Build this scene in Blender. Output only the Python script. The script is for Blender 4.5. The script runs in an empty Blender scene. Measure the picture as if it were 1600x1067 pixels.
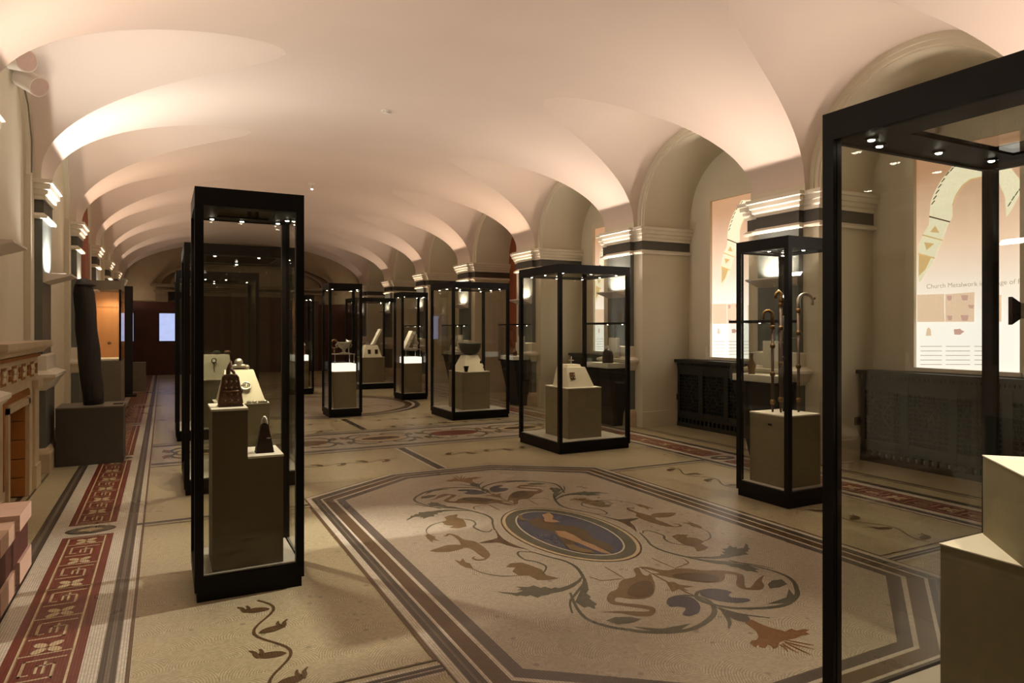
import bpy, bmesh, math, random
from math import sin, cos, pi, sqrt, radians, atan2
from mathutils import Vector, Matrix
random.seed(7)
SC = bpy.context.scene
COL = SC.collection

# ------------------------------------------------------------------ camera, world, exposure
F = 1067.0; YAW = radians(27.0); EYE = 1.5; HOR = 514.0
cam = bpy.data.cameras.new('camera'); cam.lens = 24.0; cam.sensor_width = 36.0
cam.shift_y = -19.5 / 1600.0; cam.clip_start = 0.05; cam.clip_end = 200
camo = bpy.data.objects.new('camera', cam); COL.objects.link(camo)
camo.location = (0, 0, EYE); camo.rotation_euler = (pi / 2, 0, -YAW)
SC.camera = camo
world = bpy.data.worlds.new('world'); SC.world = world; world.use_nodes = True
world.node_tree.nodes['Background'].inputs[0].default_value = (1.0, 0.82, 0.62, 1)
world.node_tree.nodes['Background'].inputs[1].default_value = 0.0
SC.view_settings.view_transform = 'Standard'; SC.view_settings.look = 'None'
SC.view_settings.gamma = 1.0; SC.view_settings.use_curve_mapping = False
SC.view_settings.exposure = 0.0
SC.cycles.transparent_max_bounces = 96
SC.cycles.max_bounces = 6
SC.cycles.diffuse_bounces = 3
SC.cycles.glossy_bounces = 3
SC.cycles.caustics_reflective = False
SC.cycles.caustics_refractive = False
SC.cycles.sample_clamp_indirect = 4.0
UP_W = 37.0          # wall uplighters, watts
LED_W = 16.0          # showcase spots, watts

# ------------------------------------------------------------------ photograph -> place
def G(u, v, z=0.0):
    """point of the horizontal plane z seen at pixel (u, v)"""
    D = (EYE - z) * F / (v - HOR); l = (u - 800.0) / F * D
    return (D * sin(YAW) + l * cos(YAW), D * cos(YAW) - l * sin(YAW))

# ------------------------------------------------------------------ materials
def lin(h):
    h = h.lstrip('#'); out = []
    for i in (0, 2, 4):
        c = int(h[i:i + 2], 16) / 255.0
        out.append(c / 12.92 if c <= 0.04045 else ((c + 0.055) / 1.055) ** 2.4)
    return tuple(out) + (1.0,)
def shade(c, k): return (min(1, c[0] * k), min(1, c[1] * k), min(1, c[2] * k), 1.0)
MATS = {}
def mat(name, col, rough=0.6, metal=0.0, var=0.12, scale=6.0, bump=0.0, bscale=60.0, spec=0.5, stretch=None):
    if name in MATS: return MATS[name]
    m = bpy.data.materials.new(name); m.use_nodes = True
    nt = m.node_tree; n = nt.nodes; L = nt.links
    b = n['Principled BSDF']
    c = lin(col)
    tc = n.new('ShaderNodeTexCoord'); mp = n.new('ShaderNodeMapping'); L.new(tc.outputs['Object'], mp.inputs[0])
    if stretch: mp.inputs['Scale'].default_value = stretch
    nz = n.new('ShaderNodeTexNoise'); nz.inputs['Scale'].default_value = scale; nz.inputs['Detail'].default_value = 4
    L.new(mp.outputs[0], nz.inputs[0])
    r = n.new('ShaderNodeValToRGB'); r.color_ramp.elements[0].position = 0.3; r.color_ramp.elements[1].position = 0.7
    r.color_ramp.elements[0].color = shade(c, 1 - var); r.color_ramp.elements[1].color = shade(c, 1 + var)
    L.new(nz.outputs['Fac'], r.inputs[0]); L.new(r.outputs[0], b.inputs['Base Color'])
    b.inputs['Roughness'].default_value = rough; b.inputs['Metallic'].default_value = metal
    b.inputs['Specular IOR Level'].default_value = spec
    if bump:
        n2 = n.new('ShaderNodeTexNoise'); n2.inputs['Scale'].default_value = bscale; n2.inputs['Detail'].default_value = 3
        L.new(mp.outputs[0], n2.inputs[0])
        bp = n.new('ShaderNodeBump'); bp.inputs['Strength'].default_value = bump; bp.inputs['Distance'].default_value = 0.01
        L.new(n2.outputs['Fac'], bp.inputs['Height']); L.new(bp.outputs[0], b.inputs['Normal'])
    MATS[name] = m; return m
def emit(name, col, strength, base='#000000', var=0.04, scale=8.0):
    if name in MATS: return MATS[name]
    m = bpy.data.materials.new(name); m.use_nodes = True
    nt = m.node_tree; n = nt.nodes; L = nt.links; b = n['Principled BSDF']
    c = lin(col)
    tc = n.new('ShaderNodeTexCoord'); nz = n.new('ShaderNodeTexNoise'); nz.inputs['Scale'].default_value = scale
    L.new(tc.outputs['Object'], nz.inputs[0])
    r = n.new('ShaderNodeValToRGB'); r.color_ramp.elements[0].color = shade(c, 1 - var); r.color_ramp.elements[1].color = c
    L.new(nz.outputs['Fac'], r.inputs[0]); L.new(r.outputs[0], b.inputs['Emission Color'])
    b.inputs['Emission Strength'].default_value = strength; b.inputs['Base Color'].default_value = lin(base)
    b.inputs['Roughness'].default_value = 0.5
    MATS[name] = m; return m
def mosaic(name, col, pattern='fan', pitch=0.0125, var=0.16, fleck=True):
    """tessera floor: rows of small stones with darker joints, laid in fans or straight rows"""
    if name in MATS: return MATS[name]
    m = bpy.data.materials.new(name); m.use_nodes = True
    nt = m.node_tree; n = nt.nodes; L = nt.links; b = n['Principled BSDF']; c = lin(col)
    def math_(op, a, bb=None, cc=None):
        q = n.new('ShaderNodeMath'); q.operation = op
        for i, s in enumerate((a, bb, cc)):
            if s is None: continue
            if isinstance(s, (int, float)): q.inputs[i].default_value = s
            else: L.new(s, q.inputs[i])
        return q.outputs[0]
    ge = n.new('ShaderNodeNewGeometry'); sp = n.new('ShaderNodeSeparateXYZ'); L.new(ge.outputs['Position'], sp.inputs[0])
    X, Y = sp.outputs[0], sp.outputs[1]
    if pattern == 'fan':
        cell = 0.42
        fx = math_('SUBTRACT', math_('FLOORED_MODULO', X, cell), cell / 2)
        row = math_('FLOOR', math_('DIVIDE', Y, cell / 2))
        off = math_('MULTIPLY', math_('FLOORED_MODULO', row, 2.0), cell / 2)
        fx = math_('SUBTRACT', math_('FLOORED_MODULO', math_('ADD', X, off), cell), cell / 2)
        fy = math_('FLOORED_MODULO', Y, cell / 2)
        d = math_('SQRT', math_('ADD', math_('MULTIPLY', fx, fx), math_('MULTIPLY', fy, fy)))
        wob = n.new('ShaderNodeTexNoise'); wob.inputs['Scale'].default_value = 9.0; L.new(ge.outputs['Position'], wob.inputs[0])
        d = math_('ADD', d, math_('MULTIPLY', wob.outputs['Fac'], 0.03))
    else:
        d = X
    w1 = math_('SINE', math_('MULTIPLY', d, 2 * pi / pitch))
    if pattern == 'fan': other = math_('ADD', X, Y)
    else: other = Y
    w2 = math_('SINE', math_('MULTIPLY', other, 2 * pi / (pitch * 1.15)))
    j = math_('MAXIMUM', math_('MULTIPLY', w1, 1.0), math_('MULTIPLY', w2, 0.55))
    jr = n.new('ShaderNodeMapRange'); jr.inputs[1].default_value = 0.45; jr.inputs[2].default_value = 0.95
    L.new(j, jr.inputs[0])
    vo = n.new('ShaderNodeTexVoronoi'); vo.inputs['Scale'].default_value = 1 / pitch; L.new(ge.outputs['Position'], vo.inputs[0])
    sepc = n.new('ShaderNodeSeparateColor'); L.new(vo.outputs['Color'], sepc.inputs[0])
    nz = n.new('ShaderNodeTexNoise'); nz.inputs['Scale'].default_value = 1.3; nz.inputs['Detail'].default_value = 5
    L.new(ge.outputs['Position'], nz.inputs[0])
    mixv = math_('ADD', math_('MULTIPLY', sepc.outputs[0], 0.55), math_('MULTIPLY', nz.outputs['Fac'], 0.45))
    r = n.new('ShaderNodeValToRGB'); r.color_ramp.elements[0].position = 0.2; r.color_ramp.elements[1].position = 0.8
    r.color_ramp.elements[0].color = shade(c, 1 - var); r.color_ramp.elements[1].color = shade(c, 1 + var)
    L.new(mixv, r.inputs[0])
    mj = n.new('ShaderNodeMix'); mj.data_type = 'RGBA'; L.new(jr.outputs[0], mj.inputs[0])
    L.new(r.outputs[0], mj.inputs[6]); mj.inputs[7].default_value = shade(c, 0.5)
    out = mj.outputs[2]
    if fleck:
        v2 = n.new('ShaderNodeTexVoronoi'); v2.inputs['Scale'].default_value = 7.0; L.new(ge.outputs['Position'], v2.inputs[0])
        lt = math_('LESS_THAN', v2.outputs['Distance'], 0.10)
        mf = n.new('ShaderNodeMix'); mf.data_type = 'RGBA'; L.new(math_('MULTIPLY', lt, 0.5), mf.inputs[0])
        L.new(out, mf.inputs[6]); mf.inputs[7].default_value = shade(c, 0.3); out = mf.outputs[2]
    L.new(out, b.inputs['Base Color'])
    rr = n.new('ShaderNodeMapRange'); rr.inputs[3].default_value = 0.26; rr.inputs[4].default_value = 0.30
    L.new(nz.outputs['Fac'], rr.inputs[0]); L.new(rr.outputs[0], b.inputs['Roughness'])
    bp = n.new('ShaderNodeBump'); bp.inputs['Strength'].default_value = 0.12; bp.inputs['Distance'].default_value = 0.002
    bp.invert = True
    L.new(jr.outputs[0], bp.inputs['Height']); L.new(bp.outputs[0], b.inputs['Normal'])
    MATS[name] = m; return m
def glass_mat():
    m = bpy.data.materials.new('case_glass'); m.use_nodes = True
    nt = m.node_tree; n = nt.nodes; L = nt.links
    n.remove(n['Principled BSDF'])
    t = n.new('ShaderNodeBsdfTransparent')
    nz = n.new('ShaderNodeTexNoise'); nz.inputs['Scale'].default_value = 2.0
    r = n.new('ShaderNodeValToRGB'); r.color_ramp.elements[0].color = (0.938, 0.945, 0.932, 1); r.color_ramp.elements[1].color = (0.95, 0.956, 0.944, 1)
    L.new(nz.outputs['Fac'], r.inputs[0]); L.new(r.outputs[0], t.inputs[0])
    g = n.new('ShaderNodeBsdfGlossy'); g.inputs['Roughness'].default_value = 0.0
    lw = n.new('ShaderNodeLayerWeight')
    p5 = n.new('ShaderNodeMath'); p5.operation = 'POWER'; L.new(lw.outputs['Facing'], p5.inputs[0]); p5.inputs[1].default_value = 5.0
    fr = n.new('ShaderNodeMapRange'); fr.inputs[3].default_value = 0.022; fr.inputs[4].default_value = 0.85; L.new(p5.outputs[0], fr.inputs[0])
    mx = n.new('ShaderNodeMixShader'); L.new(fr.outputs[0], mx.inputs[0]); L.new(t.outputs[0], mx.inputs[1]); L.new(g.outputs[0], mx.inputs[2])
    L.new(mx.outputs[0], n['Material Output'].inputs[0])
    MATS['glass'] = m; return m
GLASS = glass_mat()
M_WALL = mat('cream_plaster', '#d6cdb4', 0.75, var=0.035, scale=1.5, bump=0.04, bscale=40)
M_VAULT = mat('vault_plaster', '#dbcabb', 0.8, var=0.025, scale=1.0, bump=0.03, bscale=30)
M_MOULD = mat('cream_moulding', '#e4dcc8', 0.55, var=0.04, scale=4)
M_BAND = mat('dark_band', '#4d4a43', 0.5, var=0.1)
M_GREEN = mat('slate_green_pilaster', '#666a64', 0.35, var=0.12, scale=3)
M_TERRA = mat('terracotta_wall', '#8d4a2a', 0.7, var=0.08)
M_SKIRT = mat('dark_skirting', '#4a4338', 0.5)
M_STEEL = mat('black_steel', '#0d0a07', 0.5, var=0.15, scale=12, spec=0.18)
M_DECK = mat('case_deck', '#b9b3a4', 0.6, var=0.05)
M_PLINTH = mat('olive_grey_plinth', '#857b5e', 0.7, var=0.05, scale=20)
M_PTOP = mat('pale_plinth_top', '#e9e4d2', 0.6, var=0.03)
M_CREAMSTAND = mat('cream_mount', '#e8e0c4', 0.65, var=0.03)
M_IRON = mat('old_iron', '#54351f', 0.5, 0.4, var=0.35, scale=40, bump=0.6, bscale=90)
M_DKIRON = mat('dark_iron', '#2a1a14', 0.5, 0.5, var=0.3, scale=40, bump=0.4, bscale=90)
M_BRONZE = mat('gilt_bronze', '#6e5432', 0.38, 0.7, var=0.3, scale=50, bump=0.5, bscale=120)
M_SILVER = mat('silver', '#c9c3b4', 0.3, 0.85, var=0.2, scale=60, bump=0.3, bscale=150)
M_BOWL = mat('dark_bronze_bowl', '#3a3f38', 0.4, 0.6, var=0.3, scale=25)
M_STAFF = mat('brown_staff', '#402814', 0.5, 0.0, var=0.35, scale=60, bump=0.4, bscale=120)
M_LOG = mat('bog_oak', '#231e18', 0.75, var=0.35, scale=14, bump=0.9, bscale=35, stretch=(1, 1, 0.2))
M_GREYBOX = mat('dark_grey_board', '#443e35', 0.65, var=0.06)
M_GREYBOX2 = mat('mid_grey_board', '#77705f', 0.65, var=0.06)
M_MARBLE = mat('cream_marble', '#c9b696', 0.35, var=0.1, scale=5)
M_AMBER = mat('amber_marble', '#9a5f26', 0.3, var=0.25, scale=9)
M_BRICK = mat('tan_firebrick', '#b5782f', 0.7, var=0.15)
M_BENCH = mat('pink_oak', '#c4a08c', 0.55, var=0.1, scale=12, stretch=(1, 8, 8))
M_BENCHRED = mat('red_timber', '#4c2018', 0.6, var=0.12)
M_RAD = mat('green_black_cast_iron', '#22241e', 0.5, 0.2, var=0.15)
M_RADDK = mat('black_void_board', '#0b0b09', 0.8)
M_BLACK = mat('matt_black', '#0d0c0a', 0.6)
M_WHITE = mat('white_enamel', '#e2d8cc', 0.4, var=0.03)
M_ACRYL = mat('white_acrylic', '#f4efe0', 0.4, var=0.02)
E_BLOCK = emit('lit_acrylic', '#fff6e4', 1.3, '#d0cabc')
M_DOORRED = mat('dark_red_timber', '#4a2114', 0.5, var=0.15, scale=4)
M_ORANGE = mat('orange_backboard', '#b07a4a', 0.7, var=0.05)
E_LED = emit('led_lens', '#fff2d8', 40.0)
E_SCREEN = emit('screen_glow', '#b9c4f0', 1.2, var=0.25, scale=5)

# ------------------------------------------------------------------ mesh collector
class MB:
    def __init__(s): s.v = []; s.f = []; s.sm = []
    def add(s, vs, fs, smooth=False):
        o = len(s.v); s.v += [tuple(p) for p in vs]
        for f in fs: s.f.append([i + o for i in f]); s.sm.append(smooth)
        return s
    def box(s, x0, x1, y0, y1, z0, z1):
        return s.add([(x0, y0, z0), (x1, y0, z0), (x1, y1, z0), (x0, y1, z0), (x0, y0, z1), (x1, y0, z1), (x1, y1, z1), (x0, y1, z1)],
                     [(0, 3, 2, 1), (4, 5, 6, 7), (0, 1, 5, 4), (1, 2, 6, 5), (2, 3, 7, 6), (3, 0, 4, 7)])
    def frustum(s, cx, cy, z0, z1, ax, ay, bx, by, rot=0.0, tx=0.0, ty=0.0):
        vs = []
        for (hx, hy, z, ox, oy) in ((ax, ay, z0, 0, 0), (bx, by, z1, tx, ty)):
            for sx, sy in ((-1, -1), (1, -1), (1, 1), (-1, 1)):
                x, y = sx * hx + ox, sy * hy + oy
                vs.append((cx + x * cos(rot) - y * sin(rot), cy + x * sin(rot) + y * cos(rot), z))
        return s.add(vs, [(0, 3, 2, 1), (4, 5, 6, 7), (0, 1, 5, 4), (1, 2, 6, 5), (2, 3, 7, 6), (3, 0, 4, 7)])
    def hexa(s, p8):
        return s.add(p8, [(0, 3, 2, 1), (4, 5, 6, 7), (0, 1, 5, 4), (1, 2, 6, 5), (2, 3, 7, 6), (3, 0, 4, 7)])
    def lathe(s, prof, cx, cy, n=20, cz=0.0, sx=1.0, sy=1.0):
        vs = []; fs = []
        for r, z in prof:
            for k in range(n):
                a = 2 * pi * k / n; vs.append((cx + sx * r * cos(a), cy + sy * r * sin(a), cz + z))
        m = len(prof)
        for i in range(m - 1):
            for k in range(n):
                k2 = (k + 1) % n; fs.append((i * n + k, i * n + k2, (i + 1) * n + k2, (i + 1) * n + k))
        fs.append(tuple(range(n))[::-1]); fs.append(tuple((m - 1) * n + k for k in range(n)))
        return s.add(vs, fs, True)
    def tube(s, pts, rad, n=10, cap=True):
        pts = [Vector(p) for p in pts]; m = len(pts)
        if isinstance(rad, (int, float)): rad = [rad] * m
        vs = []; fs = []; up = None
        for i, p in enumerate(pts):
            t = (pts[min(i + 1, m - 1)] - pts[max(i - 1, 0)]).normalized()
            if up is None:
                up = Vector((0, 0, 1)) if abs(t.z) < 0.9 else Vector((1, 0, 0))
            a = t.cross(up).normalized(); b2 = a.cross(t).normalized(); up = b2
            for k in range(n):
                q = 2 * pi * k / n; vs.append(p + rad[i] * (cos(q) * a + sin(q) * b2))
        for i in range(m - 1):
            for k in range(n):
                k2 = (k + 1) % n; fs.append((i * n + k, i * n + k2, (i + 1) * n + k2, (i + 1) * n + k))
        if cap: fs.append(tuple(range(n))[::-1]); fs.append(tuple((m - 1) * n + k for k in range(n)))
        return s.add(vs, fs, True)
    def ball(s, c, r, n=12, m=8, sz=1.0):
        prof = [(max(1e-4, r * sin(pi * i / m)), -r * sz * cos(pi * i / m)) for i in range(m + 1)]
        return s.lathe(prof, c[0], c[1], n, c[2])
    def slab(s, poly, z0, z1):
        """flat outline in XY given thickness"""
        n = len(poly)
        vs = [(x, y, z0) for x, y in poly] + [(x, y, z1) for x, y in poly]
        fs = [tuple(range(n))[::-1], tuple(range(n, 2 * n))] + [(i, (i + 1) % n, n + (i + 1) % n, n + i) for i in range(n)]
        return s.add(vs, fs)
    def slab_yz(s, poly, x0, x1):
        n = len(poly)
        vs = [(x0, y, z) for y, z in poly] + [(x1, y, z) for y, z in poly]
        fs = [tuple(range(n))[::-1], tuple(range(n, 2 * n))] + [(i, (i + 1) % n, n + (i + 1) % n, n + i) for i in range(n)]
        return s.add(vs, fs)
    def slab_xz(s, poly, y0, y1):
        n = len(poly)
        vs = [(x, y0, z) for x, z in poly] + [(x, y1, z) for x, z in poly]
        fs = [tuple(range(n))[::-1], tuple(range(n, 2 * n))] + [(i, (i + 1) % n, n + (i + 1) % n, n + i) for i in range(n)]
        return s.add(vs, fs)
    def ribbon(s, pts, wid, z, closed=False):
        """flat stroke on the floor"""
        m = len(pts)
        if isinstance(wid, (int, float)): wid = [wid] * m
        vs = []
        for i in range(m):
            if closed: a, b2 = pts[(i - 1) % m], pts[(i + 1) % m]
            else: a, b2 = pts[max(i - 1, 0)], pts[min(i + 1, m - 1)]
            dx, dy = b2[0] - a[0], b2[1] - a[1]; l = sqrt(dx * dx + dy * dy) or 1
            nx, ny = -dy / l, dx / l; w = wid[i] / 2
            vs += [(pts[i][0] + nx * w, pts[i][1] + ny * w, z), (pts[i][0] - nx * w, pts[i][1] - ny * w, z)]
        fs = [(2 * i, 2 * i + 1, 2 * i + 3, 2 * i + 2) for i in range(m - 1)]
        if closed: fs.append((2 * m - 2, 2 * m - 1, 1, 0))
        return s.add(vs, fs)
    def flat(s, poly, z): return s.add([(x, y, z) for x, y in poly], [tuple(range(len(poly)))])
    def rect(s, x0, x1, y0, y1, z): return s.flat([(x0, y0), (x1, y0), (x1, y1), (x0, y1)], z)
    def sweep(s, path, prof, closed=False):
        """profile (out, z) carried along a plan path, mitred; outward is to the right of travel"""
        m = len(path); offs = []
        for i in range(m):
            ds = []
            for a, b2 in ((i - 1, i), (i, i + 1)):
                if not closed and (a < 0 or b2 > m - 1): continue
                p, q = path[a % m], path[b2 % m]; dx, dy = q[0] - p[0], q[1] - p[1]; l = sqrt(dx * dx + dy * dy)
                ds.append((dy / l, -dx / l))
            if len(ds) == 1: offs.append(ds[0])
            else:
                (a0, a1), (b0, b1) = ds; d = 1 + a0 * b0 + a1 * b1
                offs.append(((a0 + b0) / d, (a1 + b1) / d))
        k = len(prof); vs = []
        for i in range(m):
            for o, z in prof: vs.append((path[i][0] + offs[i][0] * o, path[i][1] + offs[i][1] * o, z))
        fs = []
        for i in range(m if closed else m - 1):
            i2 = (i + 1) % m
            for j in range(k - 1): fs.append((i * k + j, i2 * k + j, i2 * k + j + 1, i * k + j + 1))
        return s.add(vs, fs)
    def mesh(s, name):
        me = bpy.data.meshes.new(name); me.from_pydata(s.v, [], s.f); me.update()
        if any(s.sm): me.polygons.foreach_set('use_smooth', s.sm)
        return me
    def build(s, name, m, parent=None, local=None):
        """one mesh object; origin moved to its own base"""
        if parent is not None:
            pw = Vector(parent.get('_w', (0, 0, 0)))
        else: pw = Vector((0, 0, 0))
        xs = [p[0] for p in s.v]; ys = [p[1] for p in s.v]; zs = [p[2] for p in s.v]
        o0 = Vector(((min(xs) + max(xs)) / 2, (min(ys) + max(ys)) / 2, min(zs)))
        s.v = [(p[0] - o0.x, p[1] - o0.y, p[2] - o0.z) for p in s.v]
        o = bpy.data.objects.new(name, s.mesh(name)); COL.objects.link(o)
        o.data.materials.append(m)
        o['_w'] = tuple(o0)
        o.location = o0 - pw
        if parent is not None: o.parent = parent
        return o
def thing(name, label, cat, loc, group=None):
    o = bpy.data.objects.new(name, None); COL.objects.link(o); o.location = loc; o['_w'] = tuple(loc)
    o.empty_display_size = 0.1
    o['label'] = label; o['category'] = cat
    if group: o['group'] = group
    return o
def tag(o, label, cat, group=None):
    o['label'] = label; o['category'] = cat
    if group: o['group'] = group
    return o
def struct(o): o['kind'] = 'structure'; return o
def smooth_by_angle(o, ang=35):
    o.data.polygons.foreach_set('use_smooth', [True] * len(o.data.polygons))
    try: o.data.set_sharp_from_angle(angle=radians(ang))
    except Exception: pass
    return o
def lamp(kind, name, loc, energy, col, parent=None, aim=None, **kw):
    l = bpy.data.lights.new(name, kind); l.energy = energy; l.color = col
    for k, v in kw.items(): setattr(l, k, v)
    o = bpy.data.objects.new(name, l); COL.objects.link(o)
    pw = Vector(parent.get('_w', (0, 0, 0))) if parent is not None else Vector((0, 0, 0))
    o.location = Vector(loc) - pw
    if aim is not None:
        o.rotation_euler = (Vector(aim) - Vector(loc)).to_track_quat('-Z', 'Y').to_euler()
    if parent is not None: o.parent = parent
    return o

# ================================================================== THE HALL
CX, HA = 2.64, 3.77                  # centre line, half width between pilaster faces
ZS, VB, PR = 3.13, 1.30, 1.19        # vault spring, rise, side vault radius
PITCH, P0 = 3.14, 5.72
def PC(k): return P0 + PITCH * k
KS = list(range(-3, 7))
YB, YE = PC(-3), 25.10
XW = 0.07                            # pier wall plane behind pilaster face
DEPR, DEPL = 0.92, 0.06              # window recess depth, fireplace wall recess depth
AR = 1.06                            # arch radius in the wall plane

def build_vault():
    mb = MB()
    NT = 72
    th_c = math.asin(min(1, PR / VB))
    ths = sorted(set([pi * i / NT for i in range(NT + 1)] + [th_c, pi - th_c]))
    NY = 10
    spans = []
    for k in KS[:-1]: spans.append((PC(k), PC(k + 1)))
    spans.append((PC(6), PC(7)))
    for c0, c1 in spans:
        yc = (c0 + c1) / 2
        for side in (0, 1):
            if c1 > YE and side == 1: continue
            vs = []; fs = []
            for t in ths:
                x = CX - HA * cos(t); h = VB * sin(t)
                w = PR * sqrt(max(0, 1 - (h / PR) ** 2)) if h < PR else 0.0
                y0, y1 = (c0, yc - w) if side == 0 else (yc + w, c1)
                for j in range(NY + 1):
                    y = y0 + (y1 - y0) * j / NY
                    vs.append((x, min(y, YE + 0.02), ZS + h))
            for i in range(len(ths) - 1):
                for j in range(NY):
                    a = i * (NY + 1) + j; fs.append((a, a + 1, a + NY + 2, a + NY + 1))
            mb.add(vs, fs, True)
        if c1 > YE: continue
        for sgn in (-1, 1):
            vs = []; fs = []; NP = 48; NX = 10
            for i in range(NP + 1):
                ph = pi * i / NP; y = yc - PR * cos(ph); h = PR * sin(ph)
                xm = HA * sqrt(max(0, 1 - (h / VB) ** 2)); xe = HA + XW
                for j in range(NX + 1):
                    vs.append((CX + sgn * (xm + (xe - xm) * j / NX), y, ZS + h))
            for i in range(NP):
                for j in range(NX):
                    a = i * (NX + 1) + j; fs.append((a, a + 1, a + NX + 2, a + NX + 1))
            mb.add(vs, fs, True)
    o = mb.build('ceiling', M_VAULT); struct(o)
    return o
ceiling = build_vault()

def side_x(sgn, d): return CX + sgn * (HA + d)      # d metres outwards of the pilaster face
def arch_pts(yc, r, z0=3.05, n=40, zc=ZS):
    return [(yc - r, z0)] + [(yc - r * cos(pi * i / n), zc + r * sin(pi * i / n)) for i in range(n + 1)] + [(yc + r, z0)]
def arch_trim(name, yc, sgn, dep, parent=None):
    """archivolt in the wall plane with a stepped ring, and the soffit behind it"""
    mb = MB()
    rings = [(PR + 0.02, XW), (AR + 0.075, XW), (AR + 0.07, XW + 0.02), (AR + 0.025, XW + 0.02), (AR + 0.02, XW + 0.035), (AR, XW + 0.035), (AR, XW + dep)]
    vs = []; fs = []
    n = None
    for r, d in rings:
        pts = arch_pts(yc, r); n = len(pts)
        vs += [(side_x(sgn, d), y, z) for y, z in pts]
    for i in range(len(rings) - 1):
        for j in range(n - 1):
            a = i * n + j; fs.append((a, a + 1, a + n + 1, a + n))
    mb.add(vs, fs, True)
    o = mb.build(name, M_WALL, parent); struct(o)
    smooth_by_angle(o, 40)
    return o
# back walls of the recesses, one object per side, arched bays are pieces of it
def side_wall(sgn, dep, name):
    root = None
    d = XW + dep; x = side_x(sgn, d)
    mb = MB().box(min(x, x + sgn * 0.1), max(x, x + sgn * 0.1), YB, YE, 0, 4.4)
    return struct(mb.build(name, M_WALL))
wall_right = side_wall(1, DEPR, 'wall_right'); wall_left = side_wall(-1, DEPL, 'wall_left')
n_tr = 0
for i in range(len(KS) - 1):
    yc = (PC(KS[i]) + PC(KS[i + 1])) / 2
    if yc < -1: continue
    for sgn, dep, w in ((1, DEPR, wall_right), (-1, DEPL, wall_left)):
        arch_trim('arch_moulding', yc, sgn, dep, w)
# terracotta room wall seen in the fourth bay on both sides
YT = (PC(2) + PC(3)) / 2
for sgn, dep, w in ((1, DEPR, wall_right), (-1, DEPL, wall_left)):
    x = side_x(sgn, XW + dep - 0.004)
    mb = MB(); pts = arch_pts(YT, AR, 0.0)
    mb.slab_yz(pts, min(x, x - sgn * 0.02), max(x, x - sgn * 0.02))
    struct(mb.build('terracotta_panel', M_TERRA, w))

CORN = [(0.0, 2.645), (0.045, 2.65), (0.05, 2.675), (0.02, 2.705), (0.012, 2.71)]
DARK = [(0.012, 2.71), (0.012, 2.845)]
CAP = [(0.0, 2.845), (0.03, 2.845), (0.03, 2.88), (0.05, 2.90), (0.055, 2.94), (0.075, 2.95), (0.08, 3.0), (0.1, 3.01), (0.1, 3.05), (0.0, 3.06)]
def pier(k, sgn, dep, wall):
    c = PC(k)
    X = lambda d: side_x(sgn, d)
    xe = XW + dep
    body = MB(); a, b = X(XW), X(xe)
    body.box(min(a, b), max(a, b), c - 0.51, c + 0.51, 0, 3.06)
    a2, b2 = X(-0.0), X(xe)
    body.box(min(a2, b2), max(a2, b2), c - 0.385, c + 0.385, 3.05, ZS + 0.01)
    o = struct(body.build('pier', M_WALL, wall))
    pil = MB(); a, b = X(0.0), X(XW)
    pil.box(min(a, b), max(a, b), c - 0.30, c + 0.30, 1.23, 2.66)
    pil.box(min(X(-0.03), X(XW)), max(X(-0.03), X(XW)), c - 0.33, c + 0.33, 0.2, 0.88)
    pil.build('pilaster', M_GREEN, o)
    path = [(X(xe), c - 0.51), (X(XW), c - 0.51), (X(XW), c - 0.30), (X(0), c - 0.30), (X(0), c + 0.30), (X(XW), c + 0.30), (X(XW), c + 0.51), (X(xe), c + 0.51)]
    if sgn < 0: path = [(X(XW), c - 0.30), (X(0), c - 0.30), (X(0), c + 0.30), (X(XW), c + 0.30)]
    def sw(name, prof, m, pth=path):
        mb = MB(); mb.sweep(pth if sgn < 0 else pth[::-1], prof); mb.build(name, m, o)
    sw('fillet', CORN, M_MOULD); sw('dark_band', DARK, M_BAND); sw('cornice', CAP, M_MOULD)
    ped = [(X(XW), c - 0.30), (X(0), c - 0.30), (X(0), c + 0.30), (X(XW), c + 0.30)]
    def sw2(name, prof, m):
        mb = MB(); mb.sweep(ped if sgn < 0 else ped[::-1], prof); mb.build(name, m, o)
    sw2('pedestal_cap', [(0.0, 1.235), (0.04, 1.22), (0.04, 1.07), (0.06, 1.06), (0.13, 1.03), (0.13, 1.0), (0.09, 0.96), (0.05, 0.88), (0.03, 0.86)], M_MOULD)
    sw2('pedestal_base', [(0.03, 0.26), (0.05, 0.24), (0.07, 0.2), (0.07, 0.0)], M_MARBLE)
    rev = MB()
    for q in (-1, 1):
        y0, y1 = sorted((c + q * 0.51, c + q * 0.535)); a, b = sorted((X(XW - 0.02), X(xe)))
        rev.box(a, b, y0, y1, 0, 0.24)
    rev.build('skirting', M_WALL if sgn > 0 else M_SKIRT, o)
    return o
for k in range(-2, 7):
    pier(k, 1, DEPR, wall_right); pier(k, -1, DEPL, wall_left)
for i in range(2, len(KS) - 1):
    y0, y1 = PC(KS[i]) + 0.52, PC(KS[i + 1]) - 0.52
    x = side_x(-1, XW + DEPL)
    struct(MB().box(x, x + 0.03, y0, y1, 0, 0.22).build('skirting', M_SKIRT, wall_left))
wall_back = struct(MB().box(-1.6, 7.6, YB - 0.1, YB, 0, 4.6).build('wall_back', M_WALL))
wall_end = struct(MB().box(-1.6, 7.6, YE, YE + 0.12, 0, 4.6).build('wall_end', mat('shadowed_ochre_plaster', '#a8977a', 0.8, var=0.05)))

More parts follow.
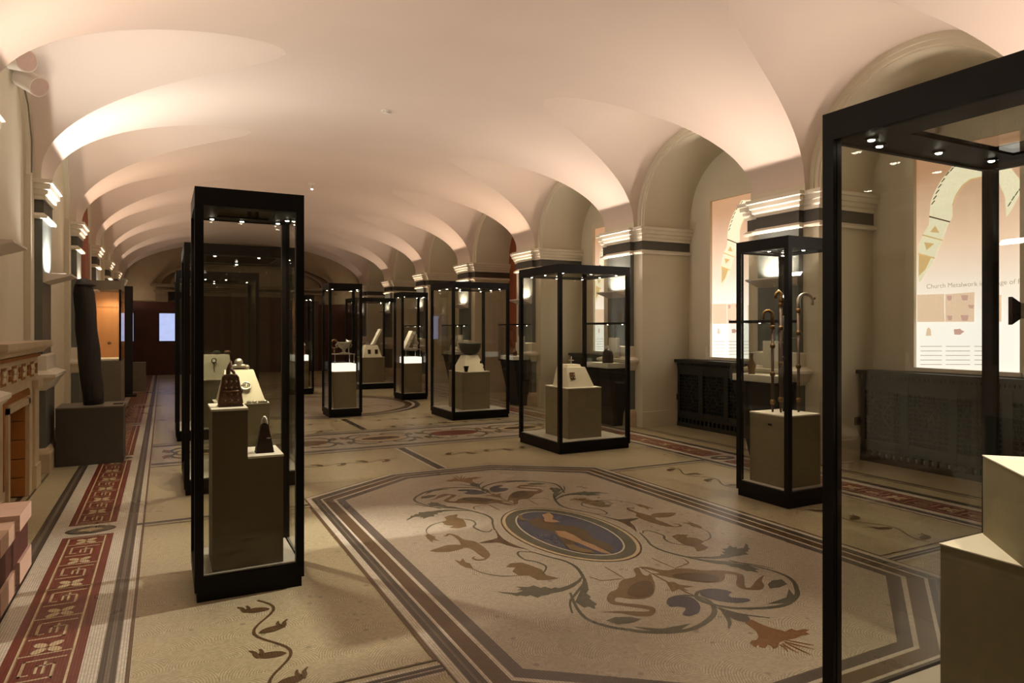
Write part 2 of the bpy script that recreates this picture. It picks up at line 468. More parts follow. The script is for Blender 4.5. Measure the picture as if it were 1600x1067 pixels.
# end wall portal
dr = thing('door_1', 'x', 'door', (CX, YE, 0)); del dr['label'], dr['category']; struct(dr)
MB().box(-1.0, 6.3, YE - 0.05, YE, 0, 2.38).build('panelling', M_DOORRED, dr)
for x0, x1 in ((0.35, 0.75), (4.53, 4.93)):
    MB().box(x0, x1, YE - 0.14, YE - 0.02, 0, 2.5).build('jamb', M_SKIRT, dr)
M_PED = mat('dim_stone', '#8a7a60', 0.7)
for x0 in (-0.25, 5.13):
    MB().box(x0, x0 + 0.36, YE - 0.2, YE, 2.38, 2.84).build('bracket', M_PED, dr)
pb = MB(); pb.box(-0.4, 5.68, YE - 0.32, YE, 2.86, 2.96); pb.box(-0.3, 5.58, YE - 0.22, YE, 2.72, 2.78); pb.build('entablature', M_PED, dr)
for r0, r1, nm in ((2.72, 2.86, 'pediment_arc'), (2.38, 2.46, 'pediment_arc')):
    poly = []
    for i in range(33):
        t = pi * i / 32; poly.append((CX - r1 * cos(t), 2.96 + 0.30 * r1 * sin(t)))
    for i in range(32, -1, -1):
        t = pi * i / 32; poly.append((CX - r0 * cos(t), 2.96 + 0.30 * r0 * sin(t) - 0.02))
    MB().slab_xz(poly, YE - 0.26, YE).build(nm, M_PED, dr)
MB().box(0.75, 4.53, YE - 0.09, YE - 0.05, 0, 2.6).build('door_leaf', M_DOORRED, dr)
MB().box(0.15, 0.65, YE - 0.12, YE, 2.45, 2.72).build('vent', M_BLACK, dr)

# ================================================================== MOSAIC FLOOR
MC, MY = 2.655, 4.32       # medallion centre
F_FIELD = mosaic('mosaic_ochre', '#b9ad8b', 'fan')
F_CARPET = mosaic('mosaic_rose_grey', '#bcb19d', 'fan')
F_WHITE = mosaic('mosaic_white', '#cfc6b4', 'row', fleck=False)
F_RED = mosaic('mosaic_red', '#743425', 'row', fleck=False)
F_DARK = mosaic('mosaic_dark', '#4a4238', 'row', fleck=False)
F_GREY = mosaic('mosaic_grey', '#6f6658', 'row', fleck=False)
F_BROWN = mosaic('mosaic_brown', '#5f4a30', 'row', fleck=False)
F_TAN = mosaic('mosaic_tan', '#7d6542', 'row', fleck=False)
F_ORANGE = mosaic('mosaic_orange', '#87603a', 'row', fleck=False)
F_CREAM = mosaic('mosaic_cream', '#c8b58f', 'row', fleck=False)
F_GREEN = mosaic('mosaic_sage', '#5f5d4c', 'row', fleck=False)
F_BLUE = mosaic('mosaic_blue', '#4a4b5c', 'row', fleck=False)
F_SLATE = mosaic('mosaic_slate', '#5f564f', 'row', fleck=False)
F_VIOLET = mosaic('mosaic_violet', '#54505c', 'row', fleck=False)
F_FLESH = mosaic('mosaic_flesh', '#b08a66', 'row', fleck=False)
floor = struct(MB().box(-1.6, 7.6, YB, YE + 0.1, -0.1, 0.0).build('floor', F_FIELD))
N_INLAY = [0]
def inlay(mb, name, m):
    o = mb.build(name, m, floor); N_INLAY[0] += 1
    o.location.z += (N_INLAY[0] % 37) * 1.2e-5          # no two neighbouring inlays share a plane
    return o
L1, L2, L3, L4, L5 = 0.0008, 0.0016, 0.0024, 0.0032, 0.004
def mir(x): return 2 * MC - x
def bandx(mb, x0, x1, z, y0=YB, y1=YE):
    mb.rect(x0, x1, y0, y1, z); a, b = mir(x1), mir(x0); mb.rect(a, b, y0, y1, z)
mb = MB(); bandx(mb, -0.83, -0.131, L1); inlay(mb, 'border_ground', F_WHITE)
mb = MB()
for a, b in ((-0.83, -0.80), (-0.775, -0.742), (-0.255, -0.23), (-0.21, -0.186)): bandx(mb, a, b, L2)
inlay(mb, 'border_line', F_DARK)
mb = MB()
for a, b in ((-0.80, -0.775), (-0.23, -0.21)): bandx(mb, a, b, L2)
inlay(mb, 'border_line', F_GREY)
mb = MB(); bandx(mb, -0.149, -0.133, L2); inlay(mb, 'border_line', F_BROWN)
mb = MB(); bandx(mb, -1.16, -1.12, L1); bandx(mb, -1.08, -1.06, L1); inlay(mb, 'border_line', F_DARK)
# red key bands, broken by an oval opposite each oval's neighbour pier
OV = [2.83 + PITCH * k for k in range(-2, 8)]
for s in range(len(OV) - 1):
    y0, y1 = OV[s] + 0.165, OV[s + 1] - 0.165
    if y1 < 1.0: continue
    for q in (0, 1):
        fx = (lambda x: x) if q == 0 else mir
        def R(mb, xa, xb, ya, yb, z):
            a, b = sorted((fx(xa), fx(xb))); mb.rect(a, b, ya, yb, z)
        mb = MB(); R(mb, -0.647, -0.329, y0, y1, L2); inlay(mb, 'key_band', F_RED)
        mb = MB(); xl, xr = -0.606, -0.372; lw = 0.012
        R(mb, xl, xl + lw, y0 + .03, y1 - .03, L3); R(mb, xr - lw, xr, y0 + .03, y1 - .03, L3)
        R(mb, xl, xr, y0 + .03, y0 + .042, L3); R(mb, xl, xr, y1 - .042, y1 - .03, L3)
        nu = 6; p = (y1 - y0 - 0.1) / nu
        ros = MB()
        for i in range(nu):
            yb = y0 + 0.05 + p * i
            # angular key: two interlocked hooks
            ky = yb + p * 0.28; h = p * 0.22; w = (xr - xl) * 0.40; xm = (xl + xr) / 2
            for pts in (
                [(xl + .03, ky - h), (xm + w * .55, ky - h), (xm + w * .55, ky + h * .35), (xm - w * .15, ky + h * .35), (xm - w * .15, ky - h * .35)],
                [(xr - .03, ky + h), (xm - w * .75, ky + h), (xm - w * .75, ky - h * .45), (xm - w * .45, ky - h * .45)],
                [(xm + w * .15, ky - h * .45), (xm + w * .15, ky + h * .7)],
                [(xl + .012, ky + p * .36), (xr - .012, ky + p * .36)]):
                for (xa, ya), (xb, yb2) in zip(pts, pts[1:]):
                    R(mb, min(xa, xb) - lw / 2, max(xa, xb) + lw / 2, min(ya, yb2) - lw / 2, max(ya, yb2) + lw / 2, L3)
            ry = yb + p * 0.80
            for a in range(4):
                ang = pi / 4 + a * pi / 2; pet = []
                for t in range(10):
                    tt = 2 * pi * t / 10; px = 0.045 + 0.036 * cos(tt); py = 0.024 * sin(tt)
                    pet.append((fx(xm) + px * cos(ang) - py * sin(ang), ry + px * sin(ang) + py * cos(ang)))
                ros.flat(pet, L3)
        inlay(mb, 'key_pattern', F_CREAM); inlay(ros, 'rosette', F_CREAM)
for y in OV:
    if y < 2: continue
    for q in (0, 1):
        cx = -0.488 if q == 0 else mir(-0.488)
        E = lambda a, b, n=28: [(cx + a * cos(2 * pi * t / n), y + b * sin(2 * pi * t / n)) for t in range(n)]
        mb = MB().flat(E(0.165, 0.105), L2); inlay(mb, 'oval', F_DARK)
        mb = MB().flat(E(0.14, 0.085), L3); inlay(mb, 'oval_field', F_GREY)
        mb = MB().flat([(cx - .09, y - .01), (cx - .03, y - .03), (cx, y - .055), (cx + .03, y - .03), (cx + .09, y - .01), (cx + .05, y + .03), (cx, y + .05), (cx - .05, y + .03)], L4); inlay(mb, 'oval_leaf', F_CREAM)

# cross lines and panel frames
def frame(mb, x0, x1, y0, y1, w, z):
    mb.rect(x0, x1, y0, y0 + w, z); mb.rect(x0, x1, y1 - w, y1, z); mb.rect(x0, x0 + w, y0 + w, y1 - w, z); mb.rect(x1 - w, x1, y0 + w, y1 - w, z)
OCT_X = 1.5
def octo(d):
    """carpet outline, moved in by d"""
    hx = OCT_X - d; k = 0.414
    y1 = 1.85 - d * 0.75; y2 = 2.50 - d; xe = 0.56 - d * 0.35
    return [(MC - hx, MY - y1), (MC - xe, MY - y2), (MC + xe, MY - y2), (MC + hx, MY - y1), (MC + hx, MY + y1), (MC + xe, MY + y2), (MC - xe, MY + y2), (MC - hx, MY + y1)]
for y in (2.83, 5.97):
    for x0, x1 in ((-0.186, 1.16), (mir(1.16), mir(-0.186))):
        mb = MB().rect(x0, x1, y - 0.05, y + 0.05, L1); inlay(mb, 'cross_ground', F_WHITE)
        mb = MB().rect(x0, x1, y - 0.03, y - 0.004, L2); mb.rect(x0, x1, y + 0.004, y + 0.03, L2); inlay(mb, 'cross_line', F_DARK)
for x0, x1 in ((-0.149, 1.10), (mir(1.10), mir(-0.149))):
    mb = MB(); frame(mb, x0, x1, 2.83 + .075, 5.97 - .075, 0.014, L2 + .0004); inlay(mb, 'panel_frame', F_BROWN)
rings = [(-0.055, -0.043, F_BROWN), (-0.043, 0.0, F_WHITE), (0.0, 0.028, F_DARK), (0.028, 0.04, F_GREY), (0.04, 0.068, F_DARK), (0.068, 0.085, F_WHITE), (0.085, 0.165, F_BROWN), (0.165, 0.188, F_WHITE), (0.188, 0.255, F_SLATE)]
for a, b, m in rings:
    A, B = octo(a), octo(b); mb = MB(); n = 8
    mb.add([(x, y, L3) for x, y in A + B], [(i, (i + 1) % n, n + (i + 1) % n, n + i) for i in range(n)])
    inlay(mb, 'carpet_border', m)
inlay(MB().flat(octo(0.255), L3), 'carpet_field', F_CARPET)
# --- medallion
def ell(a, b, n=64, cx=MC, cy=MY): return [(cx + a * cos(2 * pi * t / n), cy + b * sin(2 * pi * t / n)) for t in range(n)]
for (a, b), m, z in (((0.415, 0.72), F_BROWN, L4), ((0.402, 0.705), F_CREAM, L4 + .0004), ((0.378, 0.678), F_GREEN, L5), ((0.30, 0.592), F_WHITE, L5 + .0005), ((0.288, 0.578), F_BLUE, L5 + .001)):
    inlay(MB().flat(ell(a, b), z), 'medallion_ring', m)
P4 = lambda x, y: G(640 + .2249 * x, 720 + .2249 * y)
P5 = lambda x, y: G(900 + .29985 * x, 720 + .29985 * y)
ZF = L5 + .0016
fig = [('figure_cloak', F_BROWN, [(820, 420), (900, 400), (960, 420), (1030, 450), (1150, 460), (1230, 490), (1270, 540), (1400, 590), (1423, 640), (1330, 620), (1250, 580), (1180, 560), (1120, 600), (1080, 590), (1060, 560), (1000, 500), (930, 480), (860, 460)]),
       ('figure_body', F_FLESH, [(1010, 490), (1080, 495), (1150, 525), (1200, 560), (1280, 590), (1350, 625), (1410, 655), (1340, 645), (1260, 615), (1180, 580), (1100, 550), (1040, 530)]),
       ('figure_head', F_FLESH, [(920, 380), (970, 365), (1000, 390), (990, 415), (940, 412)]),
       ('figure_arm', F_FLESH, [(930, 410), (1000, 415), (1050, 430), (1000, 435), (940, 428)]),
       ('figure_scarf', F_TAN, [(755, 385), (790, 375), (780, 400), (830, 420), (780, 420), (755, 405)]),
       ('figure_cloud', F_TAN, [(1080, 590), (1140, 590), (1180, 610), (1260, 630), (1290, 650), (1200, 645), (1120, 625)])]
for i, (nm, m, pts) in enumerate(fig): inlay(MB().flat([P4(x, y) for x, y in pts], ZF + .0006 * i), nm, m)
# --- scrollwork traced once on the floor and laid out in four mirrored quarters
def quarter(pt, qx, qy): return (2 * MC - pt[0] if qx else pt[0], 2 * MY - pt[1] if qy else pt[1])
def smooth(pts, n=5):
    out = []
    m = len(pts)
    for i in range(m - 1):
        p0, p1, p2, p3 = pts[max(i - 1, 0)], pts[i], pts[i + 1], pts[min(i + 2, m - 1)]
        for j in range(n):
            t = j / n
            out.append(tuple(0.5 * (2 * p1[c] + (p2[c] - p0[c]) * t + (2 * p0[c] - 5 * p1[c] + 4 * p2[c] - p3[c]) * t * t + (3 * p1[c] - p0[c] - 3 * p2[c] + p3[c]) * t ** 3) for c in (0, 1)))
    out.append(pts[-1]); return out
def smoothc(pts, n=4):
    m = len(pts); q = pts[-1:] + pts + pts[:2]; out = []
    for i in range(1, m + 1):
        p0, p1, p2, p3 = q[i - 1], q[i], q[i + 1], q[i + 2]
        for j in range(n):
            t = j / n
            out.append(tuple(0.5 * (2 * p1[c] + (p2[c] - p0[c]) * t + (2 * p0[c] - 5 * p1[c] + 4 * p2[c] - p3[c]) * t * t + (3 * p1[c] - p0[c] - 3 * p2[c] + p3[c]) * t ** 3) for c in (0, 1)))
    return out
def put(kind, name, m, P, pts, w=0.016, sym='xy', z=L4, taper=True):
    world_pts = [P(x, y) for x, y in pts]
    combos = {'xy': [(0, 0), (1, 0), (0, 1), (1, 1)], 'x': [(0, 0), (1, 0)], 'y': [(0, 0), (0, 1)], '': [(0, 0)]}[sym]
    for qx, qy in combos:
        q = [quarter(p, qx, qy) for p in world_pts]
        if kind == 'f': inlay(MB().flat(q if name in ('lily', 'acanthus_leaf', 'tan_leaf', 'small_flower', 'bud') else smoothc(q, 3), z), name, m)
        else:
            s = smooth(q, 6); n = len(s)
            wid = [w * (0.45 + 0.55 * sin(pi * min(1, (i + 2) / n))) for i in range(n)] if taper else w
            inlay(MB().ribbon(s, wid, z), name, m)
put('f', 'bracket', F_BROWN, P4, [(590, 470), (650, 545), (760, 598), (830, 622), (700, 596), (620, 572), (560, 574), (480, 575), (530, 560), (590, 545), (612, 530)], sym='x')
put('f', 'dolphin', F_TAN, P4, [(285, 513), (330, 520), (380, 552), (450, 562), (520, 606), (560, 655), (530, 682), (470, 645), (420, 612), (365, 602), (350, 572), (330, 545)], sym='x')
put('f', 'dolphin_fin', F_TAN, P4, [(140, 630), (200, 608), (270, 588), (350, 588), (375, 608), (300, 632), (220, 637)], sym='x')
put('s', 'dolphin_tail', F_TAN, P4, [(545, 668), (515, 688), (470, 692), (440, 680), (455, 668)], w=0.022, sym='x')
put('s', 'dolphin_curl', F_TAN, P4, [(300, 516), (270, 512), (255, 525), (235, 522)], w=0.022, sym='x')
put('s', 'scroll_stem', F_GREEN, P4, [(840, 640), (770, 632), (752, 652), (800, 690), (880, 705), (945, 735), (935, 775), (900, 790)], w=0.016)
put('s', 'scroll_stem', F_GREEN, P4, [(830, 630), (960, 668), (1080, 700), (1160, 745), (1205, 810), (1215, 850), (1160, 920), (1115, 985), (1130, 1062)], w=0.022)
put('f', 'acanthus_leaf', F_GREEN, P4, [(605, 912), (650, 925), (700, 930), (745, 944), (770, 938), (810, 946), (840, 938), (890, 956), (915, 942), (960, 936), (985, 925), (1060, 912), (1100, 898), (1140, 880), (1190, 840), (1212, 790), (1165, 835), (1110, 866), (1040, 888), (1010, 882), (985, 892), (940, 878), (910, 886), (860, 868), (830, 880), (735, 878), (775, 892), (745, 900), (790, 906), (740, 922), (690, 918), (650, 915)])
put('f', 'tan_leaf', F_TAN, P4, [(668, 742), (700, 716), (780, 710), (850, 733), (920, 760), (950, 798), (1040, 820), (965, 832), (890, 832), (830, 802), (760, 802), (712, 772), (735, 745)])
put('s', 'tendril', F_GREY, P4, [(760, 800), (680, 805), (600, 800), (500, 780), (430, 750)], w=0.014)
put('f', 'small_flower', F_TAN, P4, [(310, 690), (350, 702), (370, 680), (388, 708), (420, 715), (440, 752), (390, 746), (350, 725)])
put('f', 'acanthus_leaf', F_GREEN, P4, [(1205, 810), (1235, 850), (1245, 900), (1228, 925), (1260, 948), (1250, 962), (1305, 1000), (1285, 1012), (1292, 1034), (1240, 1016), (1215, 1026), (1150, 985), (1180, 920), (1200, 870)])
put('s', 'scroll_stem', F_GREEN, P5, [(-30, 690), (5, 770), (60, 828), (150, 862), (260, 882), (380, 896), (500, 895), (600, 880), (680, 840), (722, 790), (702, 742), (650, 714), (560, 704), (490, 720), (478, 752)], w=0.03)
put('f', 'violet_flower', F_VIOLET, P5, [(475, 732), (520, 708), (600, 714), (645, 752), (640, 792), (590, 812), (555, 802), (572, 772), (530, 762), (490, 762)])
put('f', 'acanthus_leaf', F_GREEN, P5, [(155, 836), (200, 818), (280, 816), (342, 828), (300, 846), (220, 856)])
put('f', 'acanthus_leaf', F_GREEN, P5, [(300, 868), (450, 878), (600, 850), (540, 888), (430, 898)])
put('f', 'crane', F_TAN, P5, [(325, 558), (345, 590), (370, 602), (388, 590), (402, 620), (413, 655), (400, 702), (350, 722), (280, 722), (215, 714), (205, 735), (260, 745), (330, 752), (392, 762), (417, 782), (390, 812), (310, 812), (230, 797), (130, 791), (230, 786), (320, 788), (372, 788), (382, 780), (330, 770), (230, 757), (180, 747), (160, 722), (175, 690), (215, 670), (225, 640), (250, 620), (300, 610), (312, 595), (300, 570)])
put('f', 'crane_wing', F_BROWN, P5, [(280, 660), (330, 632), (390, 632), (402, 690), (340, 716), (270, 700)], z=L5)
put('s', 'crane_leg', F_TAN, P5, [(150, 555), (210, 590), (262, 622)], w=0.012)
put('s', 'crane_leg', F_TAN, P5, [(245, 616), (140, 626), (95, 615), (70, 604)], w=0.012)
put('s', 'lily_stem', F_BROWN, P5, [(330, 555), (450, 620), (560, 680), (650, 722), (780, 790)], w=0.012, sym='y')
put('f', 'bud', F_TAN, P5, [(470, 634), (510, 634), (540, 648), (616, 658), (560, 666), (590, 682), (530, 672), (500, 687)], sym='y')
put('f', 'lily_calyx', F_SLATE, P5, [(780, 785), (830, 796), (890, 808), (908, 836), (870, 842), (810, 822)], sym='y')
put('f', 'lily', F_ORANGE, P5, [(878, 846), (915, 830), (960, 852), (1010, 872), (1060, 884), (1090, 892), (1120, 878), (1150, 888), (1190, 880), (1218, 884), (1196, 896), (1222, 908), (1170, 916), (1150, 928), (1090, 938), (1060, 950), (1052, 975), (1030, 984), (1015, 968), (1000, 962), (988, 978), (960, 976), (950, 962), (935, 976), (905, 956), (915, 938), (940, 938), (952, 920), (938, 890)], sym='y')
for a in ([(1080, 935), (1160, 950), (1240, 965)], [(1085, 945), (1170, 968), (1245, 986)], [(1090, 950), (1160, 985), (1225, 1015)], [(1075, 955), (1110, 980), (1160, 1005)], [(1060, 962), (1085, 975), (1105, 998)]):
    put('s', 'stamen', F_ORANGE, P5, a, w=0.014, sym='y')
put('s', 'lily_leaf', F_GREEN, P5, [(740, 768), (850, 800), (1010, 822)], w=0.02)
put('s', 'lily_leaf', F_GREEN, P5, [(762, 782), (800, 840), (795, 872)], w=0.022, sym='y')

# --- running vines in the ochre panels
def vine(x0, y0, x1, y1, amp=0.065, per=0.56, name='vine'):
    L = sqrt((x1 - x0) ** 2 + (y1 - y0) ** 2); dx, dy = (x1 - x0) / L, (y1 - y0) / L; nx, ny = -dy, dx
    N = int(L / 0.02); pts = []
    for i in range(N + 1):
        s = L * i / N; o = amp * sin(2 * pi * s / per); pts.append((x0 + dx * s + nx * o, y0 + dy * s + ny * o))
    mb = MB().ribbon(pts, 0.014, L2)
    k = 0; s = per * 0.25
    while s < L - 0.05:
        sg = 1 if k % 2 == 0 else -1
        c = lambda a, b: (x0 + dx * (s + a) + nx * b * sg, y0 + dy * (s + a) + ny * b * sg)
        bud = [c(.012, .045), c(-.02, .02), c(-.035, -.02), c(-.03, -.055), c(-.005, -.078), c(.022, -.05), c(.03, -.01), c(.026, .025)]
        mb.flat(smoothc(bud, 3), L2 + .0003)
        mb.ribbon(smooth([c(.0, -.066), c(-.03, -.082), c(-.062, -.088), c(-.088, -.108)], 5), [.03 * (1 - q / 17) + .004 for q in range(16)], L2 + .0006)
        mb.ribbon(smooth([c(-.02, -.062), c(-.055, -.055), c(-.085, -.062)], 5), [.022 * (1 - q / 12) + .004 for q in range(11)], L2 + .0006)
        k += 1; s += per / 2
    inlay(mb, name, F_BROWN)
for fx in (lambda x: x, mir):
    vine(fx(0.46), 4.0, fx(0.46), 2.95); vine(fx(0.46), 4.75, fx(0.46), 5.85)
    vine(fx(0.15), 7.62, fx(2.40), 7.62, amp=0.04, per=0.5)
    mb = MB(); a, b = sorted((fx(-0.08), fx(2.52))); frame(mb, a, b, 6.95, 8.18, 0.012, L1); 
mb = MB().rect(MC - .075, MC + .075, 6.86, 8.3, L1); inlay(mb, 'cross_ground', F_WHITE)
mb = MB().rect(MC - .045, MC + .045, 6.84, 8.3, L2); inlay(mb, 'cross_line', F_DARK)
# transverse frieze and the roundel beyond, repeated down the hall
def frieze(y0, y1):
    mb = MB().rect(-0.131, mir(-0.131), y0, y1, L1); inlay(mb, 'frieze_ground', F_CARPET)
    mb = MB()
    for a, b in ((y0, y0 + .05), (y0 + .12, y0 + .24), (y1 - .24, y1 - .12), (y1 - .05, y1)): mb.rect(-0.131, mir(-0.131), a, b, L2)
    inlay(mb, 'frieze_border', F_GREY)
    ym = (y0 + y1) / 2
    for i in range(-2, 3):
        cx = MC + i * 1.08
        if i % 2: inlay(MB().flat(ell(0.36, 0.22, 24, cx, ym), L3), 'frieze_leaf', F_RED if i > 0 else F_TAN)
        else:
            inlay(MB().flat(ell(0.40, 0.30, 24, cx, ym), L2), 'frieze_roundel', F_GREY); inlay(MB().flat(ell(0.36, 0.265, 24, cx, ym), L3), 'frieze_roundel', F_CREAM)
            inlay(MB().flat(ell(0.27, 0.13, 24, cx, ym), L4), 'frieze_leaf', F_BROWN)
        for sx in (-1, 1):
            for sy in (-1, 1):
                pts = [(cx + sx * (0.36 + 0.02 * 0), ym), (cx + sx * 0.42, ym + sy * .2), (cx + sx * .30, ym + sy * .38), (cx + sx * .12, ym + sy * .36), (cx + sx * .10, ym + sy * .30)]
                inlay(MB().ribbon(smooth(pts, 6), 0.045, L3), 'frieze_scroll', F_GREEN)
                inlay(MB().flat([(cx + sx * .44, ym + sy * .05), (cx + sx * .52, ym + sy * .16), (cx + sx * .50, ym + sy * .34), (cx + sx * .43, ym + sy * .24)], L3), 'frieze_leaf', F_TAN)
frieze(8.35, 10.0)
frieze(17.6, 19.2)
mb = MB().rect(MC - .045, MC + .045, 10.05, 11.4, L2); inlay(mb, 'cross_line', F_DARK)
for R0, R1, m in ((2.0, 1.9, F_DARK), (1.9, 1.84, F_WHITE), (1.84, 1.7, F_BROWN)):
    A = ell(R0, R0, 64, MC, 13.6); B = ell(R1, R1, 64, MC, 13.6); mb = MB()
    mb.add([(x, y, L2) for x, y in A + B], [(i, (i + 1) % 64, 64 + (i + 1) % 64, 64 + i) for i in range(64)]); inlay(mb, 'roundel_ring', m)
inlay(MB().flat(ell(1.7, 1.7, 64, MC, 13.6), L2), 'roundel_field', F_CARPET)
for a in range(8):
    t = a * pi / 4 + .2; c = (MC + 1.15 * cos(t), 13.6 + 1.15 * sin(t))
    pts = [(c[0] + 0.35 * cos(t + q) * (1 - q / 7), c[1] + 0.35 * sin(t + q) * (1 - q / 7)) for q in (0, .8, 1.6, 2.4, 3.2, 4.0, 4.8)]
    inlay(MB().ribbon(smooth(pts, 5), 0.05, L3), 'roundel_scroll', F_TAN)
for y in (10.2, 11.0): vine(0.1, y, 2.3, y, amp=.05, per=.6); vine(3.0, y, 5.2, y, amp=.05, per=.6)

# ================================================================== SHOWCASES
WARM = (1.0, 0.83, 0.60)
H_CASE = 2.28
def showcase(label, x0, x1, y0, y1, leds, h=H_CASE, w=LED_W, post=0.045, lit=None):
    """black steel frame, four panes, plinth base, hollow lit head"""
    cx, cy = (x0 + x1) / 2, (y0 + y1) / 2
    t = thing('display_case', label, 'display case', (cx, cy, 0), 'free-standing glass display cases')
    b = MB().box(x0 + .012, x1 - .012, y0 + .012, y1 - .012, 0.0, 0.055).box(x0, x1, y0, y1, 0.058, 0.135)
    base = b.build('base', M_STEEL, t)
    MB().box(x0 + post * .6, x1 - post * .6, y0 + post * .6, y1 - post * .6, 0.135, 0.142).build('deck', M_DECK, t)
    fa = 0.10; rim = min(0.2, (x1 - x0) * 0.24)
    fr = MB()
    for (a, bb, c, d) in ((x0, x1, y0, y0 + .02), (x0, x1, y1 - .02, y1), (x0, x0 + .02, y0 + .02, y1 - .02), (x1 - .02, x1, y0 + .02, y1 - .02)):
        fr.box(a, bb, c, d, h - fa, h)
    fr.build('head_fascia', M_STEEL, t)
    so = MB(); zs = h - fa + .006
    for (a, bb, c, d) in ((x0 + .02, x1 - .02, y0 + .02, y0 + rim), (x0 + .02, x1 - .02, y1 - rim, y1 - .02), (x0 + .02, x0 + rim, y0 + rim, y1 - rim), (x1 - rim, x1 - .02, y0 + rim, y1 - rim)):
        so.box(a, bb, c, d, zs, zs + .02)
    so.build('head_soffit', M_STEEL, t)
    MB().box(x0 + rim, x1 - rim, y0 + rim, y1 - rim, zs + .005, zs + .013).build('head_pane', GLASS, t)
    MB().box(x0 + .02, x1 - .02, y0 + .02, y1 - .02, h - .02, h - .004).build('lid', M_STEEL, t) if (x1 - x0) < .8 else None
    for px, py in ((x0, y0), (x1 - post, y0), (x1 - post, y1 - post), (x0, y1 - post)):
        MB().box(px, px + post, py, py + post, 0.135, h - fa).build('post', M_STEEL, t)
    g = 0.008
    for (a, bb, c, d) in ((x0 + post, x1 - post, y0 + .012, y0 + .012 + g), (x0 + post, x1 - post, y1 - .012 - g, y1 - .012), (x0 + .012, x0 + .012 + g, y0 + post, y1 - post), (x1 - .012 - g, x1 - .012, y0 + post, y1 - post)):
        MB().box(a, bb, c, d, 0.135, h - fa).build('pane', GLASS, t)
    for il, (lx, ly) in enumerate(leds):
        px, py = x0 + lx * (x1 - x0), y0 + ly * (y1 - y0)
        bz = MB().lathe([(0.024, 0.0), (0.024, -0.004), (0.015, -0.008), (0.0145, -0.001)], px, py, 12, zs).build('led_bezel', M_STEEL, t)
        MB().lathe([(0.008, -0.011), (0.012, -0.008), (0.012, -0.002)], px, py, 10, zs).build('led_lens', E_LED, bz)
        if il % 2 == 0:
            aim = (cx + (px - cx) * .3, cy + (py - cy) * .3, 0.9)
            lamp('SPOT', 'spot_lamp', (px, py, zs - .015), 1.9 * w, WARM, t, aim=aim, spot_size=radians(95), spot_blend=0.8, shadow_soft_size=0.012)
    return t
L4C = [(.13, .13), (.87, .13), (.13, .87), (.87, .87)]
L8 = [(.12, .12), (.5, .1), (.88, .12), (.1, .5), (.9, .5), (.12, .88), (.5, .9), (.88, .88)]
CA = (0.148, 0.728, 4.10, 4.68)
showcase('narrow glass case with two iron hand bells on a stepped plinth', *CA, [(.2, .87), (.87, .87), (.93, .62), (.5, .9)], w=LED_W * .8)
CA2 = (0.16, 1.20, 6.79, 7.83)
showcase('wide glass case holding silver brooches, directly behind the hand-bell case', *CA2, [(.25, .12), (.62, .12), (.9, .2), (.1, .5), (.9, .55), (.5, .9)], w=LED_W * 2.0)
CA3 = (0.14, 1.18, 10.1, 11.14)
showcase('wide glass case behind the brooch case, cream slab with one pin inside', *CA3, [(.1, .15), (.35, .12), (.6, .12), (.9, .5), (.1, .6), (.5, .9)], w=LED_W * 1.2)
CB = (4.20, 5.24, 7.00, 8.04)
showcase('wide glass case with a cream book-shrine mount on an olive plinth', *CB, L8, w=LED_W * .6)
CC = (4.20, 5.24, 10.38, 11.42)
showcase('wide glass case with a dark bronze bowl on a tapering mount', *CC, L8, w=LED_W * .6)
CD = (4.62, 5.20, 4.01, 4.59)
showcase('narrow glass case with three croziers standing on a plinth', *CD, [(.16, .5), (.5, .16), (.84, .84), (.3, .3)])
CE = (2.14, 3.19, 0.66, 1.705)
showcase('big glass case cut off by the frame edge, with plain pale blocks inside', *CE, [(.12, .9), (.22, .94), (.5, .9), (.8, .88), (.9, .5), (.1, .3), (.9, .12)], w=LED_W * 1.1)
CF = (2.48, 3.05, 11.68, 12.25)
showcase('narrow glass case with a silver chalice on a glowing white block', *CF, L4C)
CG = (4.45, 5.03, 13.83, 14.41)
showcase('narrow glass case with a tilted book cover on a white block', *CG, L4C)
CH = (4.20, 5.24, 16.75, 17.79)
showcase('distant wide glass case with a tapering two-panel mount', *CH, L4C)
CI = (2.50, 3.08, 16.1, 16.68)
showcase('distant narrow glass case partly hidden by the hand-bell case', *CI, L4C)

def plinth(label, x0, x1, y0, y1, z1, z0=0.142, top=M_PTOP, body=M_PLINTH, group='plinths inside the glass cases'):
    t = thing('display_plinth', label, 'plinth', ((x0 + x1) / 2, (y0 + y1) / 2, z0), group)
    MB().box(x0, x1, y0, y1, z0, z1 - .012).build('body', body, t)
    MB().box(x0 - .002, x1 + .002, y0 - .002, y1 + .002, z1 - .012, z1).build('top', top, t)
    return t
